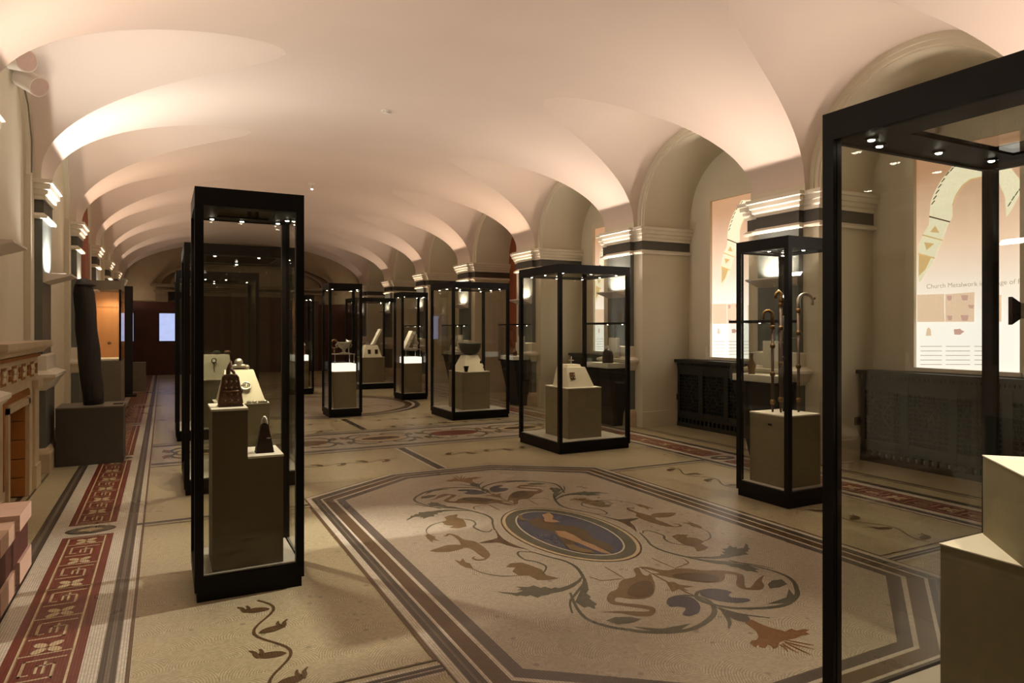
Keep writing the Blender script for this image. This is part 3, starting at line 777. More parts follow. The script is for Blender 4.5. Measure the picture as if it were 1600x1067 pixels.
# ---- hand bell case
t = thing('display_plinth', 'two-step plinth carrying the pair of iron hand bells', 'plinth', (.43, 4.3, .142), 'plinths inside the glass cases')
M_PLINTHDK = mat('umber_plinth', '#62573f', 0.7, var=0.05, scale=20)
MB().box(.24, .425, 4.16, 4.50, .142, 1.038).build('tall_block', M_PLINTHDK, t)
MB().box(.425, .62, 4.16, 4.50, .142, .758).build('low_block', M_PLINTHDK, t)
MB().box(.235, .428, 4.156, 4.504, 1.038, 1.05).build('top', M_PTOP, t)
MB().box(.428, .623, 4.156, 4.504, .758, .77).build('top', M_PTOP, t)
def bell(label, cx, cy, z, h, wb, db, wt, dt, m, handle, studs):
    t = thing('hand_bell', label, 'bell', (cx, cy, z), 'iron hand bells')
    b = MB(); N = 6
    prof = [(0, 1.06), (0.03, 1.06), (0.06, 1.0), (1, 0)]
    b.frustum(cx, cy, z, z + h * .06, wb * 1.06, db * 1.06, wb * 1.04, db * 1.04)
    b.frustum(cx, cy, z + h * .06, z + h, wb, db, wt, dt)
    b.frustum(cx, cy, z + h, z + h * 1.04, wt, dt, wt * .7, dt * .7)
    o = b.build('body', m, t)
    bm = bmesh.new(); bm.from_mesh(o.data); bmesh.ops.bevel(bm, geom=bm.edges[:], offset=wb * .08, segments=2, affect='EDGES'); bm.to_mesh(o.data); bm.free()
    hb = MB()
    if handle == 'spike':
        hb.tube([(cx - wt * .3, cy, z + h), (cx - wt * .25, cy, z + h * 1.16), (cx - wt * .05, cy, z + h * 1.32), (cx + wt * .1, cy, z + h * 1.46)], [.011, .014, .012, .004], 8)
        hb.tube([(cx + wt * .5, cy, z + h), (cx + wt * .4, cy, z + h * 1.1), (cx - wt * .1, cy, z + h * 1.22)], [.009, .009, .006], 8)
        hb.build('handle', M_IRON, t)
    else:
        hb.tube([(cx + wt * .6 * cos(pi * i / 10), cy, z + h * 1.0 + h * .22 * sin(pi * i / 10)) for i in range(11)], .009, 8)
        hb.ball((cx, cy, z + h * 1.23), .012); hb.build('handle', M_SILVER, t)
    if studs:
        s = MB()
        for r in range(4):
            f = .2 + r * .2; hw = wb + (wt - wb) * f; dd = db + (dt - db) * f
            for q in (-.55, 0, .55):
                s.ball((cx + q * hw, cy - dd + .001, z + h * f), .008, 8, 5)
        s.tube([(cx - wb * .6, cy - db * .72 - .004, z + h * .5), (cx + wb * .6, cy - db * .72 - .004, z + h * .5)], .006, 6)
        s.build('rivet_panel', mat('dull_bronze', '#5e4326', .45, .5, var=.3, scale=60), t)
        MB().ball((cx + wb * .75, cy - .01, z + h * .48), .018, 8, 6).build('side_boss', M_DKIRON, t)
    else:
        MB().box(cx + wb * .2, cx + wb * .6, cy - db * .7 - .006, cy - db * .7 + .004, z + h * .5, z + h * .54).build('patch', M_SILVER, t)
    return t
bell('larger brown hand bell with riveted panels on the tall plinth step', .345, 4.30, 1.05, .18, .068, .045, .043, .026, M_IRON, 'spike', True)
bell('smaller black hand bell with a loop handle on the low step', .53, 4.28, .77, .165, .05, .04, .02, .017, M_DKIRON, 'loop', False)

# ---- brooch case
PX0, PX1, PY0, PY1 = .44, .92, 7.05, 7.6
plinth('olive plinth under the brooch mount', PX0, PX1, PY0, PY1, .78)
t = thing('display_mount', 'cream sloping mount with a ring brooch pinned on its face', 'mount', (.68, 7.3, .78))
MB().hexa([(.47, 7.08, .78), (.89, 7.08, .78), (.89, 7.57, .78), (.47, 7.57, .78), (.53, 7.28, 1.09), (.80, 7.28, 1.09), (.80, 7.40, 1.09), (.53, 7.40, 1.09)]).build('body', M_CREAMSTAND, t)
def ring_brooch(label, c, r, nrm, m=M_SILVER, pin=True, group='silver brooches'):
    t = thing('ring_brooch', label, 'brooch', c, group)
    n = Vector(nrm).normalized(); a = n.cross(Vector((0, 0, 1))); a = a.normalized() if a.length > .1 else Vector((1, 0, 0)); b = a.cross(n).normalized()
    c = Vector(c) + n * .008
    pts = [c + r * (cos(2 * pi * i / 20) * a + sin(2 * pi * i / 20) * b) for i in range(21)]
    MB().tube(pts, [r * (.2 + .18 * max(0, -sin(2 * pi * i / 20))) for i in range(21)], 8).build('ring', m, t)
    if pin: MB().tube([c + b * r * 1.1 - a * r * .2, c - b * r * 1.5 + a * r * .1], [r * .12, r * .03], 6).build('pin', m, t)
    return t
ring_brooch('ring brooch pinned to the sloping cream mount', (.715, 7.17, .935), .042, (0, -.85, .53), M_SILVER)
t = thing('silver_ornament', 'domed silver ornament with round terminals on the cream mount', 'ornament', (.665, 7.34, 1.10))
MB().ball((.665, 7.34, 1.165), .042, 14, 8).build('dome', M_SILVER, t)
MB().tube([(.60, 7.34, 1.118), (.63, 7.33, 1.13), (.70, 7.33, 1.13), (.735, 7.34, 1.118)], .02, 8).build('collar', M_SILVER, t)
MB().ball((.592, 7.34, 1.116), .026).build('terminal', M_SILVER, t); MB().ball((.742, 7.34, 1.116), .026).build('terminal', M_SILVER, t)
ORD6 = ['first', 'second', 'third', 'fourth', 'fifth', 'sixth']
for i, x in enumerate((.445, .475, .735, .785, .84, .885)):
    t = tag(MB().lathe([(.002, 0), (.022, .004), (.024, .012), (.014, .022), (.003, .024)], x, 7.072, 12, .781).build('disc_brooch', M_SILVER), f'{ORD6[i]} small domed silver brooch from the left along the brooch plinth edge', 'brooch', 'silver brooches along the plinth edge')
# ---- pin case
plinth('olive plinth under the cream slab with one pin', .46, .92, 10.3, 10.8, .80)
t = thing('display_mount', 'upright cream slab with a single dark pin', 'mount', (.68, 10.45, .80))
MB().hexa([(.47, 10.35, .80), (.87, 10.35, .80), (.87, 10.6, .80), (.47, 10.6, .80), (.50, 10.42, 1.14), (.82, 10.42, 1.14), (.82, 10.55, 1.14), (.50, 10.55, 1.14)]).build('body', M_CREAMSTAND, t)
t = thing('ringed_pin', 'dark ringed pin on the upright cream slab', 'pin', (.62, 10.36, .9))
MB().tube([(.62 + .03 * cos(2 * pi * i / 12), 10.385, 1.06 + .03 * sin(2 * pi * i / 12)) for i in range(13)], .007, 6).build('ring', M_DKIRON, t)
MB().tube([(.62, 10.385, 1.03), (.625, 10.365, .90)], [.008, .004], 6).build('shank', M_DKIRON, t)
t = tag(MB().ball((.66, 10.48, 1.17), .05, 14, 8, .6).build('metal_boss', M_BOWL), 'dark domed boss on top of the slab with one pin', 'boss')
t = tag(MB().ball((.80, 10.48, 1.17), .045, 14, 8, .7).build('metal_boss', M_IRON), 'brown domed boss beside the dark one on the upright slab', 'boss')

# ---- book shrine case
plinth('olive plinth under the book-shrine mount', 4.43, 4.92, 7.17, 7.73, .77)
t = thing('display_mount', 'cream rounded mount with a square shrine plaque on its face', 'mount', (4.66, 7.4, .77))
MB().hexa([(4.47, 7.24, .77), (4.86, 7.24, .77), (4.86, 7.62, .77), (4.47, 7.62, .77), (4.50, 7.33, 1.05), (4.76, 7.33, 1.05), (4.76, 7.55, 1.05), (4.50, 7.55, 1.05)]).build('body', M_CREAMSTAND, t)
o = t.children[0]; bm = bmesh.new(); bm.from_mesh(o.data); bmesh.ops.bevel(bm, geom=[e for e in bm.edges if all(v.co.z > .2 for v in e.verts)], offset=.035, segments=4, affect='EDGES'); bm.to_mesh(o.data); bm.free()
t = thing('shrine_plaque', 'small square bronze plaque on the rounded cream mount', 'plaque', (4.56, 7.27, .87))
MB().hexa([(4.525, 7.262, .87), (4.595, 7.262, .87), (4.595, 7.275, .87), (4.525, 7.275, .87), (4.525, 7.287, .955), (4.595, 7.287, .955), (4.595, 7.30, .955), (4.525, 7.30, .955)]).build('plate', M_BRONZE, t)
for dx in (-.02, .02):
    for dz in (.022, .062): MB().ball((4.56 + dx, 7.262 + dz * .29, .87 + dz), .009, 8, 5).build('boss', M_SILVER, t)
tag(MB().box(4.775, 4.785, 7.34, 7.352, .93, .945).build('label_stud', M_BLACK), 'tiny black stud on the side of the rounded cream mount', 'stud')
t = thing('cross_finial', 'little silver cross standing on the rounded cream mount', 'cross', (4.63, 7.42, 1.05))
MB().tube([(4.63, 7.42, 1.05), (4.63, 7.42, 1.15)], .006, 6).build('shaft', M_SILVER, t)
MB().tube([(4.595, 7.42, 1.10), (4.665, 7.42, 1.10)], .006, 6).build('arm', M_SILVER, t)

# ---- bowl case
plinth('olive plinth under the bronze bowl', 4.44, 4.95, 10.55, 11.15, .78)
t = thing('display_mount', 'cream truncated pyramid under the bronze bowl', 'mount', (4.70, 10.85, .78))
MB().frustum(4.70, 10.85, .78, 1.05, .21, .25, .11, .12).build('body', M_CREAMSTAND, t)
t = thing('bronze_bowl', 'dark bronze bowl with rolled rim on the pyramid mount', 'bowl', (4.71, 10.85, 1.02))
MB().lathe([(.03, .035), (.09, .04), (.15, .08), (.185, .15), (.19, .21), (.198, .215), (.198, .23), (.185, .23), (.17, .15), (.13, .10), (.06, .07), (.01, .065)], 4.71, 10.85, 28, 1.02).build('body', M_BOWL, t)
MB().tube([(4.71 + .198 * cos(2 * pi * i / 28), 10.85 + .198 * sin(2 * pi * i / 28), 1.25) for i in range(29)], .009, 6).build('rim', M_BOWL, t)
MB().lathe([(.05, 0), (.055, .012), (.045, .035)], 4.71, 10.85, 20, 1.05).build('foot', M_BOWL, t)
t = thing('bronze_cup', 'small dark cup standing before the pyramid mount', 'cup', (4.53, 10.585, .78))
MB().lathe([(.025, 0), (.027, .01), (.042, .08), (.044, .09), (.036, .09), (.02, .02)], 4.53, 10.59, 16, .78).build('body', M_DKIRON, t)
MB().lathe([(.044, .085), (.047, .088), (.047, .094), (.044, .096)], 4.53, 10.59, 16, .78).build('rim', M_DKIRON, t)
for i, (x, y, z, r) in enumerate(((4.885, 10.62, .80, .018), (4.875, 10.63, .84, .014), (4.84, 10.67, .93, .02))):
    tag(MB().lathe([(.003, 0), (r, .004), (r, .03), (r * .5, .05), (.003, .055)], x, y, 10, z - .02).build('bowl_mount', M_DKIRON), ('dark cast mount lowest beside the pyramid under the bowl', 'dark cast mount in the middle of the pyramid side', 'dark cast mount highest on the pyramid side under the bowl')[i], 'fitting')

# ---- crozier case
plinth('olive plinth under the three croziers', 4.705, 5.12, 4.10, 4.51, .76)
tag(MB().box(4.699, 4.704, 4.26, 4.30, .66, .675).build('lock_stud', M_BLACK), 'small black stud on the plinth under the croziers', 'stud')
RV = Vector((cos(YAW), -sin(YAW), 0))
def crozier(label, cx, cy, z0, zt, kind, m=M_STAFF):
    t = thing('crozier', label, 'crozier', (cx, cy, z0), 'bishops croziers')
    B = Vector((cx, cy, 0))
    def at(dr, z): return tuple(B + RV * dr + Vector((0, 0, z)))
    hs = zt - .16 if kind != 'tau' else zt - .12
    MB().tube([at(0, z0), at(0, z0 + .05), at(0, hs)], [.008, .012, .014], 10).build('shaft', m, t)
    for f in (.12, .45, .78, 1.0):
        z = z0 + (hs - z0) * f
        MB().lathe([(.012, -.022), (.02, -.016), (.024, 0), (.02, .016), (.012, .022)], cx, cy, 12, z).build('knop', M_BRONZE, t)
    if kind == 'tau':
        MB().tube([at(0, hs), at(.004, hs + .05), at(.0, hs + .09), at(-.02, hs + .115), at(-.045, hs + .09), at(-.048, hs + .05)], [.022, .022, .02, .018, .014, .012], 10).build('crook', M_BRONZE, t)
    else:
        s = -1 if kind == 'l' else 1; R = .042 if kind == 'l' else .062
        pts = [at(0, hs)] + [at(s * (R - R * cos(a)), zt - R - .012 + R * sin(a)) for a in [pi * i / 12 for i in range(13)]] + [at(s * 2 * R, zt - R - .05)]
        MB().tube(pts, [.016] * 4 + [.014] * 8 + [.013, .012, .014], 10).build('crook', M_SILVER if kind == 'r' else M_BRONZE, t)
        if kind == 'r': MB().ball(at(s * 2 * R + .016, zt - R + .01), .012).build('beast_head', M_BRONZE, t)
    return t
crozier('short crozier with a small hooked crook, beside the tall one', 4.835, 4.37, .76, 1.675, 'l')
crozier('tall middle crozier with a drop-shaped head', 4.87, 4.31, .76, 1.84, 'tau')
crozier('tall crozier with a wide pale hooked crook', 5.035, 4.26, .76, 1.825, 'r')
t = thing('support_stand', 'black support rod with clear brackets behind the croziers', 'stand', (4.96, 4.36, .76))
MB().tube([(4.96, 4.36, .76), (4.96, 4.36, 1.62)], .009, 8).build('rod', M_BLACK, t)
for z, p in ((1.42, (5.035, 4.26)), (1.09, (5.035, 4.26)), (1.38, (4.845, 4.37)), (1.25, (4.88, 4.31))):
    MB().tube([(4.96, 4.36, z), (p[0], p[1] + .016, z)], .005, 6).build('bracket', M_SILVER, t)

# ---- nearest case: pale blocks
t = thing('display_plinth', 'low pale square block inside the big cut-off case', 'plinth', (2.68, 1.16, .142), 'plinths inside the glass cases')
MB().box(2.415, 2.915, .90, 1.445, .142, .748).build('body', M_PLINTH, t)
MB().box(2.412, 2.918, .897, 1.448, .748, .752).build('top', M_PTOP, t)
t = thing('display_plinth', 'taller pale block turned cornerwise on the low block', 'plinth', (2.665, 1.16, .752), 'plinths inside the glass cases')
MB().frustum(2.665, 1.165, .752, 1.036, .195, .195, .195, .195, rot=pi / 4).build('body', M_PLINTH, t)
MB().frustum(2.665, 1.165, 1.036, 1.04, .197, .197, .197, .197, rot=pi / 4).build('top', M_PTOP, t)

t = thing('processional_cross', 'dark metal cross with flared arms above the cornerwise block', 'cross', (2.665, 1.165, 1.04))
MB().lathe([(.05, 0), (.045, .01), (.012, .02)], 2.665, 1.165, 14, 1.04).build('foot', M_DKIRON, t)
MB().tube([(2.665, 1.165, 1.05), (2.665, 1.165, 1.40)], .010, 10).build('shaft', M_DKIRON, t)
CC0 = Vector((2.665, 1.165, 1.56)); NV = Vector((sin(YAW), cos(YAW), 0)); ZV = Vector((0, 0, 1))
for dv, ln in ((-RV, .205), (RV, .205), (ZV, .20), (-ZV, .17)):
    pv = ZV if abs(dv.z) < .5 else RV
    for a, b, wa, wb in ((.0, ln * .86, .018, .026), (ln * .86, ln, .026, .046)):
        p8 = [CC0 + dv * q + pv * w * sp + NV * sn * .009 for q, w in ((a, wa), (b, wb)) for sp, sn in ((-1, -1), (1, -1), (1, 1), (-1, 1))]
        MB().hexa([tuple(p) for p in p8]).build('arm' if a == 0 else 'arm_end', M_SILVER if a == 0 else M_DKIRON, t)
MB().ball(tuple(CC0 - NV * .012), .024).build('boss', M_BRONZE, t)

# ---- far cases
def glow_plinth(lbl, x0, x1, y0, y1, which):
    plinth('olive plinth under the ' + lbl, x0, x1, y0, y1, .77)
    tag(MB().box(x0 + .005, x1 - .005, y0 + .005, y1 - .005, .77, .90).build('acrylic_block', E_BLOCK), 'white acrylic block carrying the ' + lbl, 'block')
    t = thing('display_stand', 'clear wire table over the white block of the ' + lbl, 'stand', ((x0 + x1) / 2, (y0 + y1) / 2, .90))
    MB().box(x0 + .01, x1 - .01, y0 + .01, y1 - .01, 1.06, 1.07).build('table_top', M_SILVER, t)
    for px in (x0 + .03, x1 - .03):
        for py in (y0 + .03, y1 - .03): MB().tube([(px, py, .90), (px, py, 1.06)], .006, 6).build('leg', M_SILVER, t)
glow_plinth('silver chalice', 2.58, 2.97, 11.78, 12.17, 0)
t = thing('chalice', 'two-handled silver chalice on a wire table', 'chalice', (2.78, 11.89, 1.07))
MB().lathe([(.09, 0), (.085, .012), (.03, .03), (.022, .05), (.035, .062), (.022, .075), (.05, .09), (.10, .13), (.115, .19), (.12, .20), (.105, .20), (.04, .11), (.005, .10)], 2.78, 11.89, 24, 1.07).build('bowl', M_SILVER, t)
for s in (-1, 1):
    MB().tube([(2.78 + s * (.105 + .035 * sin(pi * i / 8)), 11.89, 1.18 + .075 * i / 8) for i in range(9)], .009, 6).build('handle', M_SILVER, t)
t = thing('strainer', 'small silver strainer beside the chalice', 'strainer', (2.91, 12.08, 1.07))
MB().lathe([(.03, 0), (.01, .02), (.01, .16), (.05, .19), (.055, .23), (.03, .21)], 2.91, 12.08, 14, 1.07).build('cup', M_SILVER, t)
MB().tube([(2.91, 12.08, 1.23), (2.87, 12.08, 1.32)], .008, 6).build('handle', M_SILVER, t)
t = thing('paten', 'upright silver dish behind the chalice', 'dish', (2.66, 12.09, 1.07))
MB().tube([(2.66, 12.09, 1.07), (2.66, 12.10, 1.16)], .008, 6).build('easel', M_SILVER, t)
MB().tube([(2.66 + .06 * cos(2 * pi * i / 20), 12.09, 1.23 + .075 * sin(2 * pi * i / 20)) for i in range(21)], .018, 8).build('rim', M_BRONZE, t)
glow_plinth('tilted book cover', 4.55, 4.93, 13.93, 14.31, 1)
t = thing('book_cover', 'pale metal book cover tilted on a wire table', 'book cover', (4.72, 14.1, 1.07))
MB().hexa([(4.56, 14.0, 1.075), (4.64, 14.0, 1.075), (4.64, 14.24, 1.075), (4.56, 14.24, 1.075), (4.74, 14.0, 1.46), (4.82, 14.0, 1.44), (4.82, 14.24, 1.44), (4.74, 14.24, 1.46)]).build('board', M_PTOP, t)
for i in range(3): MB().ball((4.64 + i * .06, 13.998, 1.16 + i * .11), .018, 8, 5).build('boss', M_SILVER, t)
tag(MB().lathe([(.03, 0), (.012, .015), (.01, .09), (.035, .11), (.03, .15), (.005, .17)], 4.88, 14.1, 12, 1.07).build('silver_figure', M_SILVER), 'small silver figure beside the tilted book cover', 'figurine')
plinth('broad olive plinth in the distant wide case', 4.42, 5.0, 16.95, 17.5, .79)
t = thing('display_mount', 'cream pyramid mount with two dark plaques in the distant case', 'mount', (4.70, 17.2, .79))
MB().frustum(4.70, 17.2, .79, 1.09, .24, .22, .15, .12).build('body', M_CREAMSTAND, t)
for x in (4.62, 4.80): MB().box(x - .035, x + .035, 17.0, 17.03, .87, .98).build('plaque', M_IRON, t)
t = thing('book_cover', 'long pale cover leaning above the distant pyramid mount', 'book cover', (4.78, 17.2, 1.09))
MB().hexa([(4.72, 17.1, 1.09), (4.78, 17.1, 1.09), (4.78, 17.3, 1.09), (4.72, 17.3, 1.09), (4.93, 17.1, 1.50), (4.98, 17.1, 1.50), (4.98, 17.3, 1.50), (4.93, 17.3, 1.50)]).build('board', M_PTOP, t)
MB().box(4.70, 4.80, 17.08, 17.32, 1.088, 1.10).build('foot', M_BLACK, t)
tag(MB().frustum(4.62, 17.2, 1.09, 1.19, .05, .04, .008, .03).build('house_shrine', M_SILVER), 'little house-shaped shrine on the distant pyramid mount', 'shrine')
plinth('olive plinth in the distant narrow case', 2.6, 2.98, 16.2, 16.58, .77)
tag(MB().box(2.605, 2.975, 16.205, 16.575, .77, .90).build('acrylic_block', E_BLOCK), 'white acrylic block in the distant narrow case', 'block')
t = thing('reliquary', 'red and silver reliquary on the farthest white block', 'reliquary', (2.8, 16.4, .90))
MB().box(2.68, 2.92, 16.33, 16.47, .90, 1.12).build('casket', M_TERRA, t)
MB().frustum(2.8, 16.4, 1.12, 1.22, .13, .08, .10, .01).build('lid', M_SILVER, t)

# ================================================================== PIER DESK CASES
ORD = ['first', 'second', 'third', 'fourth', 'fifth', 'sixth', 'seventh']
for k in range(0, 5):
    c = PC(k) + (0.0)
    x0, x1, y0, y1 = 5.97, 6.36, c - .33, c + .33
    t = thing('desk_case', f'small desk case with glass hood against the {ORD[k]} window-side pilaster', 'display case', (6.2, c, 0), 'desk cases against the pilasters')
    MB().hexa([(6.17, c - .2, 0), (6.36, c - .2, 0), (6.36, c + .2, 0), (6.17, c + .2, 0), (x0 + .03, y0 + .03, .87), (6.36, y0 + .03, .87), (6.36, y1 - .03, .87), (x0 + .03, y1 - .03, .87)]).build('bracket_base', M_BLACK, t)
    MB().box(x0, x1, y0, y1, .87, .90).build('table_top', M_STEEL, t)
    MB().box(x0 + .03, x1 - .03, y0 + .03, y1 - .03, .90, .975).build('deck', M_ACRYL, t)
    for (a, b, cc, d) in ((x0, x1, y0, y0 + .008), (x0, x1, y1 - .008, y1), (x0, x0 + .008, y0 + .008, y1 - .008)):
        MB().box(a, b, cc, d, .90, 1.57).build('pane', GLASS, t)
    fr = MB()
    for (a, b, cc, d) in ((x0, x1, y0, y0 + .03), (x0, x1, y1 - .03, y1), (x0, x0 + .03, y0 + .03, y1 - .03), (x1 - .05, x1, y0 + .03, y1 - .03)): fr.box(a, b, cc, d, 1.57, 1.60)
    fr.build('head_frame', M_STEEL, t)
    MB().box(x1 - .02, x1, c - .02, c + .02, .975, 1.57).build('back_strut', M_STEEL, t)
    for q in (-.2, .2):
        MB().lathe([(.009, -.004), (.009, 0)], x1 - .025, c + q, 8, 1.57).build('led_lens', E_LED, t)
    lamp('SPOT', 'spot_lamp', (x1 - .04, c, 1.55), 16.0, WARM, t, aim=(6.12, c, .95), spot_size=radians(110), spot_blend=.8, shadow_soft_size=.05)
    MB().box(6.30, 6.34, c - .12, c + .12, .975, 1.36).build('back_panel', M_PTOP, t)
    if k == 1:
        b = thing('domed_shrine', 'dark domed bell shrine on the second pilaster desk case', 'shrine', (6.13, c - .1, .975))
        MB().lathe([(.085, 0), (.088, .03), (.085, .12), (.07, .18), (.035, .215), (.004, .225)], 6.13, c - .1, 16, .975).build('dome', M_DKIRON, b)
        MB().ball((6.13, c - .1, 1.205), .014).build('knob', M_SILVER, b)
    elif k == 0:
        b = thing('metal_vessel', 'slender brown vessel on the first pilaster desk case', 'vessel', (6.12, c + .12, .975))
        MB().lathe([(.04, 0), (.035, .02), (.05, .10), (.02, .17), (.015, .22), (.028, .24)], 6.12, c + .12, 14, .975).build('body', M_BRONZE, b)
        MB().lathe([(.028, .235), (.032, .24), (.032, .25), (.028, .252)], 6.12, c + .12, 14, .975).build('rim', M_SILVER, b)
    elif k == 3:
        b = thing('crucifix_plaque', 'pale upright plaque with a small dark cross, fourth desk case', 'plaque', (6.15, c + .05, .975))
        MB().hexa([(6.10, c - .08, .975), (6.13, c - .08, .975), (6.13, c + .16, .975), (6.10, c + .16, .975), (6.20, c - .04, 1.34), (6.23, c - .04, 1.34), (6.23, c + .12, 1.34), (6.20, c + .12, 1.34)]).build('board', M_PTOP, b)
        MB().box(6.10, 6.13, c + .02, c + .06, 1.12, 1.27).build('cross', M_IRON, b)
    else:
        b = thing('reliquary', f'small brown casket on the {ORD[k]} pilaster desk case', 'reliquary', (6.13, c, .975))
        MB().box(6.08, 6.18, c - .09, c + .09, .975, 1.05).build('casket', M_IRON, b)
        MB().frustum(6.13, c, 1.05, 1.12, .055, .10, .008, .07).build('lid', M_BRONZE, b)

# ================================================================== WALL UPLIGHTERS
for sgn in (-1, 1):
    for k in range(-1, 7):
        c = PC(k)
        if k == -1: where = 'out-of-view pilaster nearest the camera'
        else: where = ORD[k] + ' pilaster'
        side = 'window side' if sgn > 0 else 'fireplace side'
        t = thing('wall_uplighter', f'white wedge-shaped uplighter on the {where} of the {side}', 'wall light', (side_x(sgn, 0), c, 2.0), 'wedge uplighters on the pilasters')
        a, b = side_x(sgn, 0.0), side_x(sgn, -.25)
        y0, y1 = c - .28, c + .28
        z0, z1 = 1.99, 2.085
        MB().hexa([(a, y0, z0), (b, y0 + .02, z1 - .015), (b, y1 - .02, z1 - .015), (a, y1, z0), (a, y0, z1), (b, y0 + .02, z1), (b, y1 - .02, z1), (a, y1, z1)]).build('housing', M_WHITE, t)
        x0, x1 = sorted((side_x(sgn, -.05), side_x(sgn, -.20)))
        MB().box(x0, x1, y0 + .06, y1 - .06, z1, z1 + .004).build('lens', emit('uplight_lens', '#ffe6cf', 6.0), t)
        col = (1.0, 0.82, 0.70) if k < 2 else (1.0, 0.75, 0.57); wv = UP_W
        if sgn < 0 and k == 1: col = (1.0, 0.95, 0.89); wv = UP_W * 1.8
        wv *= (1.0, 1.0, .85, .75, .6, .4, .08)[max(k, 0)]
        xl = side_x(sgn, -.13)
        lamp('AREA', 'uplight_lamp', (xl, c, z1 + .012), wv, col, t, aim=(xl - sgn * 1.3, c, z1 + 1.0), shape='RECTANGLE', size=.36, size_y=.10, spread=radians(125))
        xg = side_x(sgn, -.08)
        lamp('AREA', 'graze_lamp', (xg, c, z1 + .012), wv * .55, col, t, aim=(xg + sgn * .12, c, z1 + 1.0), shape='RECTANGLE', size=.30, size_y=.05, spread=radians(140))

# ================================================================== WINDOW LIGHT BOXES AND RADIATOR CASINGS
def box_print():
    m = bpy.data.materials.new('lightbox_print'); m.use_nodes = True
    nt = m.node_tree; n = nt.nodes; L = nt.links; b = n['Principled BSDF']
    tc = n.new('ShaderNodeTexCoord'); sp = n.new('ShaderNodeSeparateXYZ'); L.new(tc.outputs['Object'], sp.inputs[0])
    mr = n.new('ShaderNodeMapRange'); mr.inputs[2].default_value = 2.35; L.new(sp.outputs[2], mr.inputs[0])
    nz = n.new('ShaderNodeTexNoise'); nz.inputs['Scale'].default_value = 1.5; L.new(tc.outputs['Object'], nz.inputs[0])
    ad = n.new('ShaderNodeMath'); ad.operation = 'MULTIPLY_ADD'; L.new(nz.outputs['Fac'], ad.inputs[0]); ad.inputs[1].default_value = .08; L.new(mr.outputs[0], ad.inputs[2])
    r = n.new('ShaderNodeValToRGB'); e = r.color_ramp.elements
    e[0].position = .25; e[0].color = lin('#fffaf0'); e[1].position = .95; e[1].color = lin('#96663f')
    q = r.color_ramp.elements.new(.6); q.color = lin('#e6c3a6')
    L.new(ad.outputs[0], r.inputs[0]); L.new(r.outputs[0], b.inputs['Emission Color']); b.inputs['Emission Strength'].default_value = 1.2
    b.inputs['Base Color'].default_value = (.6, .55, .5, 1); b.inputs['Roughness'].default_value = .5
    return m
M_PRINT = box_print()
XP = side_x(1, XW + DEPR) - .03       # light-box face
def PN(u, v, yc):
    """pixel on the light-box plane of the first bay -> (y along wall from bay centre, z)"""
    t = (u - 800) / F
    # ray: D*(sin + t cos) = XP
    D = XP / (sin(YAW) + t * cos(YAW)); y = D * (cos(YAW) - t * sin(YAW)); z = EYE + (HOR - v) * D / F
    return (y - (PC(-1) + PC(0)) / 2 + yc, z)
E_RING = emit('print_pale_gold', '#fbf3cf', 1.1, '#b0a070', var=.3, scale=45)
E_GOLD = emit('print_gold', '#eec787', 1.0, '#a08040', var=.3, scale=30)
E_INK = emit('print_brown_ink', '#6a5138', .35, '#403020')
E_PINK = emit('print_pink', '#f6d6b4', 1.2, '#b09080', var=.35, scale=60)
E_TEXT = emit('print_grey_text', '#cdbfa8', .75, '#a09080')
def text_mesh(body, size):
    cu = bpy.data.curves.new('lettering', 'FONT'); cu.body = body; cu.size = size; cu.extrude = .0006
    o = bpy.data.objects.new('lettering_tmp', cu); COL.objects.link(o)
    dg = bpy.context.evaluated_depsgraph_get(); me = bpy.data.meshes.new_from_object(o.evaluated_get(dg))
    bpy.data.objects.remove(o); return me
